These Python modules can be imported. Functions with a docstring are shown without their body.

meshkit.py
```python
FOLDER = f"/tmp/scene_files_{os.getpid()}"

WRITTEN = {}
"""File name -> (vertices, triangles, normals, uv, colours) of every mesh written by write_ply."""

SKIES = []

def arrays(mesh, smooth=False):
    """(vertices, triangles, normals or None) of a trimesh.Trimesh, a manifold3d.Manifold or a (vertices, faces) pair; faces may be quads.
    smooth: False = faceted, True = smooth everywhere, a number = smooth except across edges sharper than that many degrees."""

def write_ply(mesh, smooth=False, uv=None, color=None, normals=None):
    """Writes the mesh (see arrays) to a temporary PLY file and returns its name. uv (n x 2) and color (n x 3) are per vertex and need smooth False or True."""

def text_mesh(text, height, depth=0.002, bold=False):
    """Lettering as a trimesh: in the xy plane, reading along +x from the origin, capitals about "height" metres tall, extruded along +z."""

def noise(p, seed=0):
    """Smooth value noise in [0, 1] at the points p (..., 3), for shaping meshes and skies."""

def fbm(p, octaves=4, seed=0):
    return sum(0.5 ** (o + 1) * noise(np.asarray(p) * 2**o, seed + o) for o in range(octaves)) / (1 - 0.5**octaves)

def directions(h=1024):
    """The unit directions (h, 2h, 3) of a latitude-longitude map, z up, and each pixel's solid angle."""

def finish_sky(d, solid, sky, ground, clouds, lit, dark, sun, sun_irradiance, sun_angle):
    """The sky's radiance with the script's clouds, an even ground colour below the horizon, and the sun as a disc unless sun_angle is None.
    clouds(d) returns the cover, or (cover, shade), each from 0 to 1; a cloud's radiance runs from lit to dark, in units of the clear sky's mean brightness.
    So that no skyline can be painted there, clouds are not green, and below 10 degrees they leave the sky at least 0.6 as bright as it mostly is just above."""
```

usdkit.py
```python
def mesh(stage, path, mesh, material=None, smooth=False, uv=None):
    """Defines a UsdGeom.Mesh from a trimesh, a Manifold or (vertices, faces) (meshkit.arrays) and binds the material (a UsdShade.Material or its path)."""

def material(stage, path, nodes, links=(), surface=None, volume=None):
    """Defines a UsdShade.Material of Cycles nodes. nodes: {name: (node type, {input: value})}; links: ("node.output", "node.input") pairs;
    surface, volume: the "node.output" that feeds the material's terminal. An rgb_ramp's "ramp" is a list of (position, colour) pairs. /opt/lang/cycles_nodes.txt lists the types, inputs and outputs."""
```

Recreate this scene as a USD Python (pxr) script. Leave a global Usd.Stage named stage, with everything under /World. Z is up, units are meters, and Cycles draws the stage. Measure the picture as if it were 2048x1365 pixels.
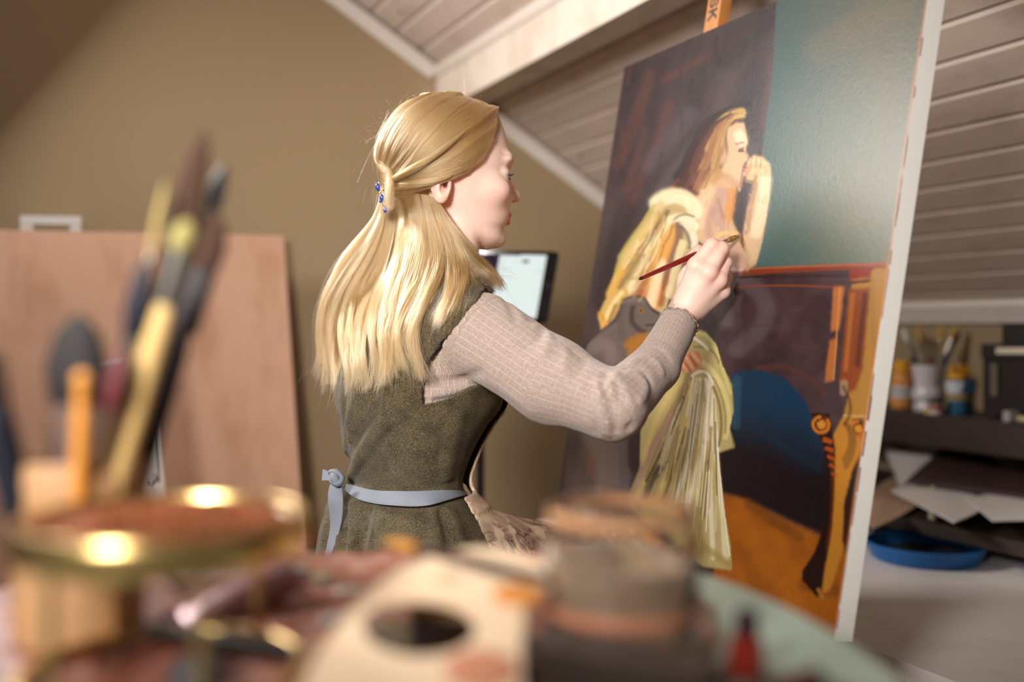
import math, random
import numpy as np, trimesh, usdkit, meshkit
from scipy import ndimage
from pxr import Usd, UsdGeom, UsdLux, UsdShade, Gf, Sdf, Vt

stage = Usd.Stage.CreateInMemory()
UsdGeom.SetStageUpAxis(stage, 'Z'); UsdGeom.SetStageMetersPerUnit(stage, 1.0)
UsdGeom.Xform.Define(stage, '/World'); UsdGeom.Scope.Define(stage, '/World/Looks')

# ---------------------------------------------------------------- camera, light, exposure
HC = 0.95                                   # camera height
FPX, CX, CY = 1991.0, 1024.0, 655.0         # focal length in pixels of a 2048-wide frame, principal column, horizon row
cam = UsdGeom.Camera.Define(stage, '/World/camera')
cam.CreateHorizontalApertureAttr(36.0); cam.CreateVerticalApertureAttr(24.0)
cam.CreateFocalLengthAttr(36.0 * FPX / 2048)
cam.CreateVerticalApertureOffsetAttr(-36.0 * 27.5 / 2048)
cam.CreateFStopAttr(1.45); cam.CreateFocusDistanceAttr(1.41)
cam.CreateClippingRangeAttr(Gf.Vec2f(0.05, 50))
cam.AddTranslateOp().Set(Gf.Vec3d(0, 0, HC)); cam.AddRotateXOp().Set(90.0)
cam.CreateExposureAttr(0.05)

def rect_light(name, pos, target, w, h, power, color):
    l = UsdLux.RectLight.Define(stage, '/World/' + name)
    l.CreateWidthAttr(w); l.CreateHeightAttr(h); l.CreateIntensityAttr(power); l.CreateColorAttr(Gf.Vec3f(*color))
    z = np.array(pos, float) - np.array(target, float); z /= np.linalg.norm(z)
    x = np.cross([0, 0, 1.0], z); x /= np.linalg.norm(x); y = np.cross(z, x)
    m = np.eye(4); m[0, :3], m[1, :3], m[2, :3], m[3, :3] = x, y, z, pos
    l.AddTransformOp().Set(Gf.Matrix4d(m))
    return l
KEY = rect_light('key_light', (-1.34, 1.92, HC + 0.92), (0.45, 1.06, HC - 0.0), 0.38, 0.38, 80.0, (1.0, 0.96, 0.92))
def spot(name, pos, target, radius, power, color, cone, soft):
    l = UsdLux.SphereLight.Define(stage, '/World/' + name)
    l.CreateRadiusAttr(radius); l.CreateIntensityAttr(power); l.CreateColorAttr(Gf.Vec3f(*color))
    s = UsdLux.ShapingAPI.Apply(l.GetPrim()); s.CreateShapingConeAngleAttr(cone); s.CreateShapingConeSoftnessAttr(soft)
    z = np.array(pos, float) - np.array(target, float); z /= np.linalg.norm(z)
    x = np.cross([0, 0, 1.0], z); x /= np.linalg.norm(x); y = np.cross(z, x)
    m = np.eye(4); m[0, :3], m[1, :3], m[2, :3], m[3, :3] = x, y, z, pos
    l.AddTransformOp().Set(Gf.Matrix4d(m))
FILL = spot('fill_light', (-0.62, -0.38, HC + 0.50), (0.00, 1.5, HC + 0.12), 0.20, 160.0, (1.0, 0.95, 0.90), 28.0, 0.85)
dome = UsdLux.DomeLight.Define(stage, '/World/room_light')
dome.CreateIntensityAttr(0.06); dome.CreateColorAttr(Gf.Vec3f(1.0, 0.90, 0.82))

# ---------------------------------------------------------------- helpers
def lin(c):
    c = np.asarray(c, float) / 255.0
    return np.where(c <= 0.04045, c / 12.92, ((c + 0.055) / 1.055) ** 2.4)
def L(r, g, b, k=1.0):
    return tuple(np.clip(lin((r, g, b)) * k, 0, 1))
def at(x, y, Y):
    """world point at depth Y on the line of sight of a photograph pixel (used to measure the place)"""
    return np.array([(x - CX) / FPX * Y, Y, HC + (CY - y) / FPX * Y])
def at_z(x, y, z):
    """world point at height z on the line of sight of a pixel"""
    Y = (z - HC) * FPX / (CY - y)
    return at(x, y, Y)

LOC, USED = {}, {}
def numbered(parent, name):
    k = USED.get((parent, name), 0); USED[(parent, name)] = k + 1
    return name if k == 0 else f'{name}_{k:03d}'
def tag(o, label=None, cat=None, group=None, kind=None):
    p = o.GetPrim() if hasattr(o, 'GetPrim') else o
    for k, v in (('label', label), ('category', cat), ('group', group), ('kind', kind)):
        if v: p.SetCustomDataByKey(k, v)
    return o
def thing(name, label, cat, loc=(0, 0, 0), group=None, kind=None, rot=None):
    path = '/World/' + numbered('/World', name)
    x = UsdGeom.Xform.Define(stage, path)
    x.AddTranslateOp().Set(Gf.Vec3d(*map(float, loc)))
    LOC[path] = np.array(loc, float)
    tag(x, label, cat, group, kind)
    return path
def concat(ms):
    ms = [m if isinstance(m, trimesh.Trimesh) else tri(m) for m in ms]
    return trimesh.util.concatenate(ms)
def tri(m):
    v, f, n = meshkit.arrays(m)
    return trimesh.Trimesh(v, f, process=False)
def obj(name, mesh, mat, parent=None, label=None, cat=None, group=None, kind=None, smooth=35, prim=None):
    """one Mesh under parent (a path) or under /World; the mesh comes in world coordinates"""
    base = parent or '/World'
    path = base + '/' + numbered(base, name)
    v, f, n = meshkit.arrays(mesh, smooth)
    loc = LOC.get(base)
    if loc is None:
        loc = np.array([(v[:, 0].min() + v[:, 0].max()) / 2, (v[:, 1].min() + v[:, 1].max()) / 2, v[:, 2].min()]) if parent is None else np.zeros(3)
    LOC[path] = np.array(loc)
    m = UsdGeom.Mesh.Define(stage, path)
    if parent is None: m.AddTranslateOp().Set(Gf.Vec3d(*map(float, loc)))
    m.CreatePointsAttr(Vt.Vec3fArray.FromNumpy((v - loc).astype(np.float32)))
    m.CreateFaceVertexCountsAttr(Vt.IntArray.FromNumpy(np.full(len(f), 3, np.int32)))
    m.CreateFaceVertexIndicesAttr(Vt.IntArray.FromNumpy(f.astype(np.int32).ravel()))
    m.CreateSubdivisionSchemeAttr('none')
    if n is not None:
        m.CreateNormalsAttr(Vt.Vec3fArray.FromNumpy(n.astype(np.float32))); m.SetNormalsInterpolation('vertex')
    for k, a in (prim or {}).items():
        a = np.asarray(a, np.float32)
        UsdGeom.PrimvarsAPI(m).CreatePrimvar(k, Sdf.ValueTypeNames.Color3fArray, 'vertex').Set(Vt.Vec3fArray.FromNumpy(a))
    if mat is not None:
        UsdShade.MaterialBindingAPI.Apply(m.GetPrim()).Bind(mat)
    tag(m, label, cat, group, kind)
    return path

_M = {}
def mat(name, base, rough=0.6, scale=0, amount=0.0, dark=None, bump=0.0, bump_scale=None, metallic=0.0, sheen=0.0, coat=0.0, sss=0.0, emit=0.0, spec=0.5, trans=0.0, ior=1.5, stretch=(1, 1, 1), detail=3.0):
    """principled material; scale/dark: noise between base and dark; bump: relief from noise"""
    if name in _M: return _M[name]
    n = {'p': ('principled_bsdf', dict(base_color=tuple(base), roughness=rough, metallic=metallic, specular_ior_level=spec, ior=ior))}
    p = n['p'][1]; l = []
    if sheen: p.update(sheen_weight=sheen, sheen_roughness=0.4)
    if coat: p.update(coat_weight=coat, coat_roughness=0.15)
    if sss: p.update(subsurface_weight=sss, subsurface_radius=(1.0, 0.35, 0.2), subsurface_scale=0.006)
    if emit: p.update(emission_color=tuple(base), emission_strength=emit)
    if trans: p.update(transmission_weight=trans)
    if scale or bump:
        n['tc'] = ('texture_coordinate', {}); n['mp'] = ('mapping', dict(scale=tuple(stretch))); l.append(('tc.object', 'mp.vector'))
    if scale:
        n['nz'] = ('noise_texture', dict(scale=float(scale), detail=detail, roughness=0.6))
        n['rp'] = ('rgb_ramp', dict(ramp=[(0.3, tuple(dark)), (0.3 + 0.4 * max(0.05, 1 - amount), tuple(base)), (1, tuple(base))]))
        l += [('mp.vector', 'nz.vector'), ('nz.fac', 'rp.fac'), ('rp.color', 'p.base_color')]
    if bump:
        n['bn'] = ('noise_texture', dict(scale=float(bump_scale or scale or 50), detail=4.0))
        n['bp'] = ('bump', dict(strength=min(1.0, bump), distance=0.002))
        l += [('mp.vector', 'bn.vector'), ('bn.fac', 'bp.height'), ('bp.normal', 'p.normal')]
    _M[name] = usdkit.material(stage, '/World/Looks/' + name, n, l, surface='p.BSDF')
    return _M[name]

# --- mesh building blocks
def box_between(o, ax, ay, az):
    """box from corner o spanned by three vectors"""
    o, ax, ay, az = (np.asarray(q, float) for q in (o, ax, ay, az))
    v = np.array([o + i * ax + j * ay + k * az for i in (0, 1) for j in (0, 1) for k in (0, 1)])
    f = np.array([[0, 1, 3, 2], [4, 6, 7, 5], [0, 4, 5, 1], [2, 3, 7, 6], [0, 2, 6, 4], [1, 5, 7, 3]])
    if np.dot(np.cross(ax, ay), az) < 0: f = f[:, ::-1]
    return tri((v, f))
def rbox(size, r=0.003, center=(0, 0, 0), seg=2):
    """box with rounded edges (hull of spheres)"""
    import manifold3d as m3
    sx, sy, sz = (max(1e-4, s / 2 - r) for s in size)
    s = trimesh.creation.icosphere(subdivisions=seg - 1, radius=r)
    pts = np.vstack([s.vertices + np.array([a * sx, b * sy, c * sz]) for a in (-1, 1) for b in (-1, 1) for c in (-1, 1)])
    h = trimesh.convex.convex_hull(pts)
    h.apply_translation(center)
    return h
def frame_of(d):
    d = np.asarray(d, float); d = d / np.linalg.norm(d)
    a = np.array([0, 0, 1.0]) if abs(d[2]) < 0.9 else np.array([1.0, 0, 0])
    x = np.cross(a, d); x /= np.linalg.norm(x)
    return x, np.cross(d, x), d
def tube(pts, rad, seg=12, cap=True, flat=None):
    """swept tube through pts with radius per point; flat = (x-scale, y-scale) flattens it"""
    pts = np.asarray(pts, float); n = len(pts)
    rad = np.broadcast_to(np.asarray(rad, float), (n,))
    t = np.gradient(pts, axis=0); t /= np.linalg.norm(t, axis=1, keepdims=True) + 1e-12
    x, y, _ = frame_of(t[0]); V = []
    th = np.linspace(0, 2 * np.pi, seg, endpoint=False); fx, fy = flat or (1, 1)
    for i in range(n):
        x = x - t[i] * (x @ t[i]); x /= np.linalg.norm(x); y = np.cross(t[i], x)
        V.append(pts[i] + rad[i] * (fx * np.cos(th)[:, None] * x + fy * np.sin(th)[:, None] * y))
    V = np.vstack(V); F = []
    for i in range(n - 1):
        for j in range(seg):
            a, b = i * seg + j, i * seg + (j + 1) % seg
            F += [[a, b, b + seg], [a, b + seg, a + seg]]
    if cap:
        V = np.vstack([V, pts[0], pts[-1]]); c0, c1 = n * seg, n * seg + 1
        for j in range(seg):
            F += [[c0, (j + 1) % seg, j], [c1, (n - 1) * seg + j, (n - 1) * seg + (j + 1) % seg]]
    return trimesh.Trimesh(V, np.array(F), process=False)
def lathe(profile, center=(0, 0, 0), seg=48, flute=None):
    """revolve (r, z) pairs about z; flute(theta, z) -> radius factor"""
    pr = np.asarray(profile, float); th = np.linspace(0, 2 * np.pi, seg, endpoint=False)
    V = []
    for r, z in pr:
        k = np.ones(seg) if flute is None else flute(th, z)
        V.append(np.stack([r * k * np.cos(th), r * k * np.sin(th), np.full(seg, z)], 1))
    V = np.vstack(V); F = []
    for i in range(len(pr) - 1):
        a = i * seg + np.arange(seg); b = i * seg + (np.arange(seg) + 1) % seg
        F += [np.stack([a, b, b + seg], 1), np.stack([a, b + seg, a + seg], 1)]
    m = trimesh.Trimesh(V, np.vstack(F), process=False)
    m.apply_translation(center)
    return m
def loft_strip(A, B, thick=0.0015, n=None):
    """ribbon between two polylines of equal length, with thickness"""
    A, B = np.asarray(A, float), np.asarray(B, float)
    k = 5
    rows = [A + (B - A) * s for s in np.linspace(0, 1, k)]
    G = np.stack(rows, 1)                                    # (n,k,3)
    du, dv = np.gradient(G, axis=0), np.gradient(G, axis=1)
    N = np.cross(du, dv); N /= np.linalg.norm(N, axis=2, keepdims=True) + 1e-12
    m = len(A)
    top, bot = (G + N * thick / 2).reshape(-1, 3), (G - N * thick / 2).reshape(-1, 3)
    F = []
    o = m * k
    for i in range(m - 1):
        for j in range(k - 1):
            a, b, c, d = i * k + j, (i + 1) * k + j, (i + 1) * k + j + 1, i * k + j + 1
            F += [[a, b, c], [a, c, d], [o + a, o + c, o + b], [o + a, o + d, o + c]]
    ring = [i * k for i in range(m)] + [(m - 1) * k + j for j in range(1, k)] + [i * k + k - 1 for i in range(m - 2, -1, -1)] + [j for j in range(k - 2, 0, -1)]
    for i in range(len(ring)):
        a, b = ring[i], ring[(i + 1) % len(ring)]
        F += [[a, o + b, b], [a, o + a, o + b]]
    return trimesh.Trimesh(np.vstack([top, bot]), np.array(F), process=False)
def spline(P, n=40):
    from scipy.interpolate import CubicSpline
    P = np.asarray(P, float); s = np.r_[0, np.cumsum(np.linalg.norm(np.diff(P, axis=0), axis=1))]
    return CubicSpline(s, P)(np.linspace(0, s[-1], n))
def slab(poly, z0, z1, bevel=0.0):
    """extrude a shapely polygon / list of points between z0 and z1"""
    from shapely.geometry import Polygon
    p = poly if hasattr(poly, 'exterior') else Polygon(poly)
    m = trimesh.creation.extrude_polygon(p, z1 - z0, engine='earcut'); m.apply_translation((0, 0, z0))
    return m
def xform(m, cols, origin):
    """place a mesh given in local axes: columns of cols are the world directions of x, y, z"""
    v = np.asarray(m.vertices) @ np.asarray(cols, float) + np.asarray(origin, float)
    f = m.faces if np.linalg.det(np.asarray(cols, float)) > 0 else m.faces[:, ::-1]
    return trimesh.Trimesh(v, f, process=False)

# --- signed distance modelling
def smin(a, b, k):
    h = np.clip(0.5 + 0.5 * (b - a) / k, 0, 1)
    return b + (a - b) * h - k * h * (1 - h)
def smax(a, b, k): return -smin(-a, -b, k)
def sd_seg(P, a, b, ra, rb):
    a, b = np.asarray(a, float), np.asarray(b, float); ab = b - a
    t = np.clip((P - a) @ ab / (ab @ ab), 0, 1)
    return np.linalg.norm(P - a - t[:, None] * ab, axis=1) - (ra + (rb - ra) * t)
def sd_ell(P, c, r, axes=None):
    q = P - np.asarray(c, float)
    if axes is not None: q = q @ np.asarray(axes, float).T
    r = np.asarray(r, float)
    k0 = np.linalg.norm(q / r, axis=1); k1 = np.linalg.norm(q / (r * r), axis=1)
    return k0 * (k0 - 1) / np.maximum(k1, 1e-9)
def surf(fn, lo, hi, h):
    """surface nets of fn(P)=0 in a box, cell size h"""
    lo, hi = np.asarray(lo, float), np.asarray(hi, float)
    ns = np.ceil((hi - lo) / h).astype(int) + 1
    ax = [lo[k] + h * np.arange(ns[k]) for k in range(3)]
    c = 4                                                      # coarse pass: only cells near the surface are evaluated
    cs = [a[::c] for a in ax]
    C = np.stack(np.meshgrid(*cs, indexing='ij'), -1).reshape(-1, 3)
    dc = fn(C).reshape([len(q) for q in cs])
    f = np.repeat(np.repeat(np.repeat(dc, c, 0), c, 1), c, 2)[:ns[0], :ns[1], :ns[2]].copy()
    near = ndimage.binary_dilation(np.abs(dc) < h * c * 2.2, iterations=1)
    near = np.repeat(np.repeat(np.repeat(near, c, 0), c, 1), c, 2)[:ns[0], :ns[1], :ns[2]]
    I = np.argwhere(near)
    vals = np.empty(len(I))
    for s in range(0, len(I), 400000):
        vals[s:s + 400000] = fn(lo + h * I[s:s + 400000])
    f[near] = vals
    f[0], f[-1], f[:, 0], f[:, -1], f[:, :, 0], f[:, :, -1] = (np.abs(x) + 1e-4 for x in (f[0], f[-1], f[:, 0], f[:, -1], f[:, :, 0], f[:, :, -1]))
    s = f < 0
    cnt = np.zeros(np.array(f.shape) - 1, int)
    for i in (0, 1):
        for j in (0, 1):
            for k in (0, 1):
                cnt += s[i:i + cnt.shape[0], j:j + cnt.shape[1], k:k + cnt.shape[2]]
    act = (cnt > 0) & (cnt < 8)
    idx = -np.ones(act.shape, int); cells = np.argwhere(act); idx[act] = np.arange(len(cells))
    acc, num = np.zeros((len(cells), 3)), np.zeros(len(cells))
    corners = [(i, j, k) for i in (0, 1) for j in (0, 1) for k in (0, 1)]
    cv = {q: f[tuple((cells + q).T)] for q in corners}
    for q in corners:
        for d in range(3):
            if q[d] == 0:
                r = list(q); r[d] = 1; r = tuple(r)
                a, b = cv[q], cv[r]; m = (a < 0) != (b < 0)
                t = np.where(m, a / np.where(m, a - b, 1), 0)
                p = np.tile(np.array(q, float), (len(cells), 1)); p[:, d] += t
                acc += p * m[:, None]; num += m
    V = lo + h * (cells + acc / num[:, None])
    F = []
    for d in range(3):
        e1, e2 = (d + 1) % 3, (d + 2) % 3
        sl0 = [slice(None)] * 3; sl1 = [slice(None)] * 3; sl0[d], sl1[d] = slice(0, -1), slice(1, None)
        A, B = s[tuple(sl0)], s[tuple(sl1)]
        E = np.argwhere(A != B)
        ok = (E[:, e1] > 0) & (E[:, e2] > 0) & (E[:, e1] < act.shape[e1]) & (E[:, e2] < act.shape[e2]) & (E[:, d] < act.shape[d])
        E = E[ok]
        flip = A[tuple(E.T)]
        def cell(o1, o2):
            q = E.copy(); q[:, e1] -= o1; q[:, e2] -= o2
            return idx[tuple(q.T)]
        a, b, c_, dd = cell(1, 1), cell(0, 1), cell(0, 0), cell(1, 0)
        quad = np.stack([a, b, c_, dd], 1)
        quad = np.where(flip[:, None], quad, quad[:, ::-1])
        F.append(quad)
    Q = np.vstack(F); Q = Q[(Q >= 0).all(1)]
    return trimesh.Trimesh(V, np.vstack([Q[:, [0, 1, 2]], Q[:, [0, 2, 3]]]), process=False)
def march(fn, px, py, near=0.9, far=2.2, iters=60, k=0.8):
    """first hit of the lines of sight through pixels with the surface fn=0 (measures where a thing lies on another)"""
    px, py = np.atleast_1d(np.asarray(px, float)), np.atleast_1d(np.asarray(py, float))
    d = np.stack([(px - CX) / FPX, np.ones_like(px), (CY - py) / FPX], 1); s = np.linalg.norm(d, axis=1)
    Y = np.full(len(px), near)
    for _ in range(iters):
        v = fn(d * Y[:, None] + np.array([0, 0, HC]))
        Y = np.minimum(Y + k * v / s, far)
    return d * Y[:, None] + np.array([0, 0, HC]), Y
# ================================================================ THE ROOM (gable wall, knee wall, sloped board ceiling)
YAW = math.atan2(0.4305, 0.9026)
TU = np.array([0.9026, 0.4305, 0]); NV = np.array([-0.4305, 0.9026, 0]); UP = np.array([0, 0, 1.0])
def room(u, v, z): return TU * u + NV * v + UP * z
UK, VG = 2.315, 2.80                        # knee wall, gable wall
ZK = HC + 0.046; SL = 0.600                 # height of the knee wall's top, slope of the ceiling
UR = 0.15                                   # ridge
def zceil(u): return ZK + SL * (UK - abs(u - UR) - UR)
M_wall = mat('wall_paint', L(156, 134, 102), 0.75, bump=0.25, bump_scale=160)
M_wall2 = mat('wall_paint_knee', L(140, 120, 88), 0.8, bump=0.25, bump_scale=160)
M_board = mat('whitewashed_board', L(196, 178, 165), 0.55, scale=9, amount=0.55, dark=L(184, 164, 148), bump=0.12, bump_scale=40, stretch=(1, 1, 4))
M_trim = mat('trim_paint', L(214, 203, 193), 0.5)
M_beam = mat('beam_paint', L(204, 190, 176), 0.55, scale=6, amount=0.4, dark=L(186, 168, 150))
M_floor = mat('floor_wood', L(120, 92, 66), 0.5, scale=12, amount=0.6, dark=L(86, 62, 44))

wall_pts = [(-2.0, 0), (UK + 0.05, 0), (UK + 0.05, zceil(UK + 0.05)), (UR, zceil(UR) + 0.02), (-2.0, zceil(-2.0))]
def gable(pts, v0, v1):
    m = slab(pts, 0, v1 - v0)
    return xform(m, [TU, UP, NV], room(0, v0, 0))
obj('wall_back', gable(wall_pts, VG, VG + 0.1), M_wall, label='olive beige painted gable wall behind the painter', kind='structure', smooth=False)
obj('wall_right', box_between(room(UK, -1.2, 0), TU * 0.1, NV * (VG + 1.2), UP * (ZK)), M_wall2, label='low olive knee wall under the sloped ceiling', kind='structure', smooth=False)
fl = thing('floor', 'brown plank floor of the attic studio', None, kind='structure')
for i in range(26):
    u0 = -2.0 + i * 0.166
    obj('plank', box_between(room(u0, -1.2, -0.03), TU * 0.163, NV * (VG + 1.2), UP * (0.03 - 0.001 * (i % 3))), M_floor, fl, smooth=False)

# ceiling: shiplap boards parallel to the ridge, each with a bevelled lower edge
ce = thing('ceiling', 'sloped whitewashed board ceiling of the attic', None, kind='structure')
sl = np.array([-1.0, SL]) / math.hypot(1, SL)                       # up the slope in (u, z)
nn = np.array([sl[1], -sl[0]]) * -1                                 # into the room (down and left)
BW = 0.0885
def slope_board(s0, w, v0, v1):
    prof = [(s0, -0.018), (s0, -0.0065), (s0 + 0.0085, 0.0), (s0 + w - 0.0085, 0.0), (s0 + w - 0.001, -0.0060), (s0 + w - 0.001, -0.018)]
    a = []
    for s, h in prof:
        a.append((UK + sl[0] * s + nn[0] * h, ZK + sl[1] * s + nn[1] * h))
    return gable(a, v0, v1)
nb = int((UK - UR) / -sl[0] / BW) + 1
KNOT = mat('knot_wood', L(150, 112, 66), 0.6, scale=30, amount=0.5, dark=L(110, 76, 40))
for i in range(nb):
    obj('board', slope_board(i * BW, BW, -1.2, VG), M_board, ce, smooth=False)
rnd = random.Random(4)
kn = []
for k in range(70):                                                  # knots showing through the whitewash
    i = rnd.randrange(nb); s = i * BW + rnd.uniform(0.03, 0.07); v = rnd.uniform(0.2, 2.7)
    r = rnd.uniform(0.006, 0.013)
    d = trimesh.creation.icosphere(subdivisions=1, radius=1.0)
    h = 0.0
    m3_ = xform(trimesh.Trimesh(d.vertices * np.array([r * 0.8, r * 1.3, 0.0012]), d.faces), [TU * sl[0] + UP * sl[1], NV, TU * nn[0] + UP * nn[1]],
                room(UK + sl[0] * s + nn[0] * h, v, ZK + sl[1] * s + nn[1] * h))
    kn.append(m3_)
obj('knots', concat(kn), KNOT, ce, kind='stuff', label='brown knots showing through the whitewash', smooth=True)
# left slope, mirrored, outside the picture but part of the room
# trims
def rake(u0, u1, d0, name, label):
    prof = [(0, 0), (0.030, 0), (0.030, 0.006), (0.018, 0.016), (0.010, 0.024), (0.006, 0.034), (0, 0.034)]       # (out of the wall, down from the ceiling)
    P0, P1 = room(u0, VG, zceil(u0) - 0.012 + d0), room(u1, VG, zceil(u1) - 0.012 + d0)
    down = -(TU * -nn[0] * -1 + UP * -nn[1] * -1); dn = TU * nn[0] + UP * nn[1]
    A = np.array([P0 + -NV * o + dn * d for o, d in prof]); B = np.array([P1 + -NV * o + dn * d for o, d in prof])
    n = len(prof); V = np.vstack([A, B]); F = []
    for i in range(n):
        j = (i + 1) % n; F += [[i, j, n + j], [i, n + j, n + i]]
    for i in range(1, n - 1): F += [[0, i + 1, i], [n, n + i, n + i + 1]]
    m = trimesh.Trimesh(V, np.array(F), process=False); m.fix_normals()
    return obj(name, m, M_trim, label=label, kind='structure', smooth=30)
UB, WB = 1.084, 0.085
rake(UR, UB - 0.004, 0.0, 'trim_1', 'white crown moulding along the gable wall left of the beam')
rake(UB + WB, UK, 0.0, 'trim_2', 'white crown moulding along the gable wall right of the beam')
zb = HC + 0.645
obj('ceiling_beam', box_between(room(UB, -1.2, zb), TU * WB, NV * (VG + 1.2), UP * (zceil(UB) - zb + 0.0)), M_beam, label='white painted beam running along the sloped ceiling', kind='structure', smooth=False)
q = [(0, 0), (0.022, 0), (0.016, 0.010), (0.008, 0.02), (0, 0.024)]
m = xform(slab([(UB - a, zceil(UB) - 0.012 - b + 0.6 * 0.0) for a, b in q], 0, VG + 1.2), [TU, UP, NV], room(0, -1.2, 0))
obj('trim_3', m, M_trim, label='thin white moulding between beam and ceiling boards', kind='structure', smooth=False)
m = xform(slab([(UK, ZK + 0.004), (UK - 0.045, ZK + 0.028), (UK - 0.045, ZK + 0.012), (UK - 0.022, ZK - 0.022), (UK - 0.016, ZK - 0.034), (UK, ZK - 0.036)], 0, VG + 1.2), [TU, UP, NV], room(0, -1.2, 0))
obj('trim_4', m, M_trim, label='white moulding where the board ceiling meets the knee wall', kind='structure', smooth=False)

# ================================================================ THE PAINTING ON ITS EASEL
_o = np.array([0, 0, HC])
PT = np.array([0.21623807, 1.905, 0.49753893]) + _o
PR = np.array([0.51141783, 1.1964284, 0.47604976]) + _o
PB = np.array([0.08287352, 1.87501329, -0.34562023]) + _o
eu, ev = PR - PT, PB - PT
CW, CH = np.linalg.norm(eu), np.linalg.norm(ev); eu, ev = eu / CW, ev / CH
en = np.cross(ev, eu); en /= np.linalg.norm(en)
if en[0] > 0: en = -en                                     # faces the painter
GW, GH = 500, 580
uu, vv = np.meshgrid(np.linspace(0, CW, GW), np.linspace(0, CH, GH))
PP = PT + uu[..., None] * eu + vv[..., None] * ev
QX = CX + FPX * PP[..., 0] / PP[..., 1]; QY = CY - FPX * (PP[..., 2] - HC) / PP[..., 1]      # design coordinates, measured on the photograph
import shapely
from shapely.geometry import Polygon as SPoly
NZ = lambda sx, sy, seed, o=3: meshkit.fbm(np.stack([uu * sx, vv * sy, np.full_like(uu, seed * 7.3)], -1), o, seed)
col = np.zeros((GH, GW, 3))
def mask_poly(pts, soft=1.5):
    soft = soft * 0.55
    p = np.asarray(pts, float)
    m = np.zeros((GH, GW)); bb = (QX > p[:, 0].min() - 1) & (QX < p[:, 0].max() + 1) & (QY > p[:, 1].min() - 1) & (QY < p[:, 1].max() + 1)
    m[bb] = shapely.contains_xy(shapely.Polygon(p).buffer(0), QX[bb], QY[bb])
    return ndimage.gaussian_filter(m, soft) if soft else m
def lay(m, c, k=1.0):
    global col
    c = np.asarray(c, float)
    c = lin(c) if c.ndim == 1 else c
    m = np.clip(m * k, 0, 1)[..., None]
    col = col * (1 - m) + c * m
def poly(pts, c, soft=1.5, k=1.0): lay(mask_poly(pts, soft), c, k)
_sk = 0
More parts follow.
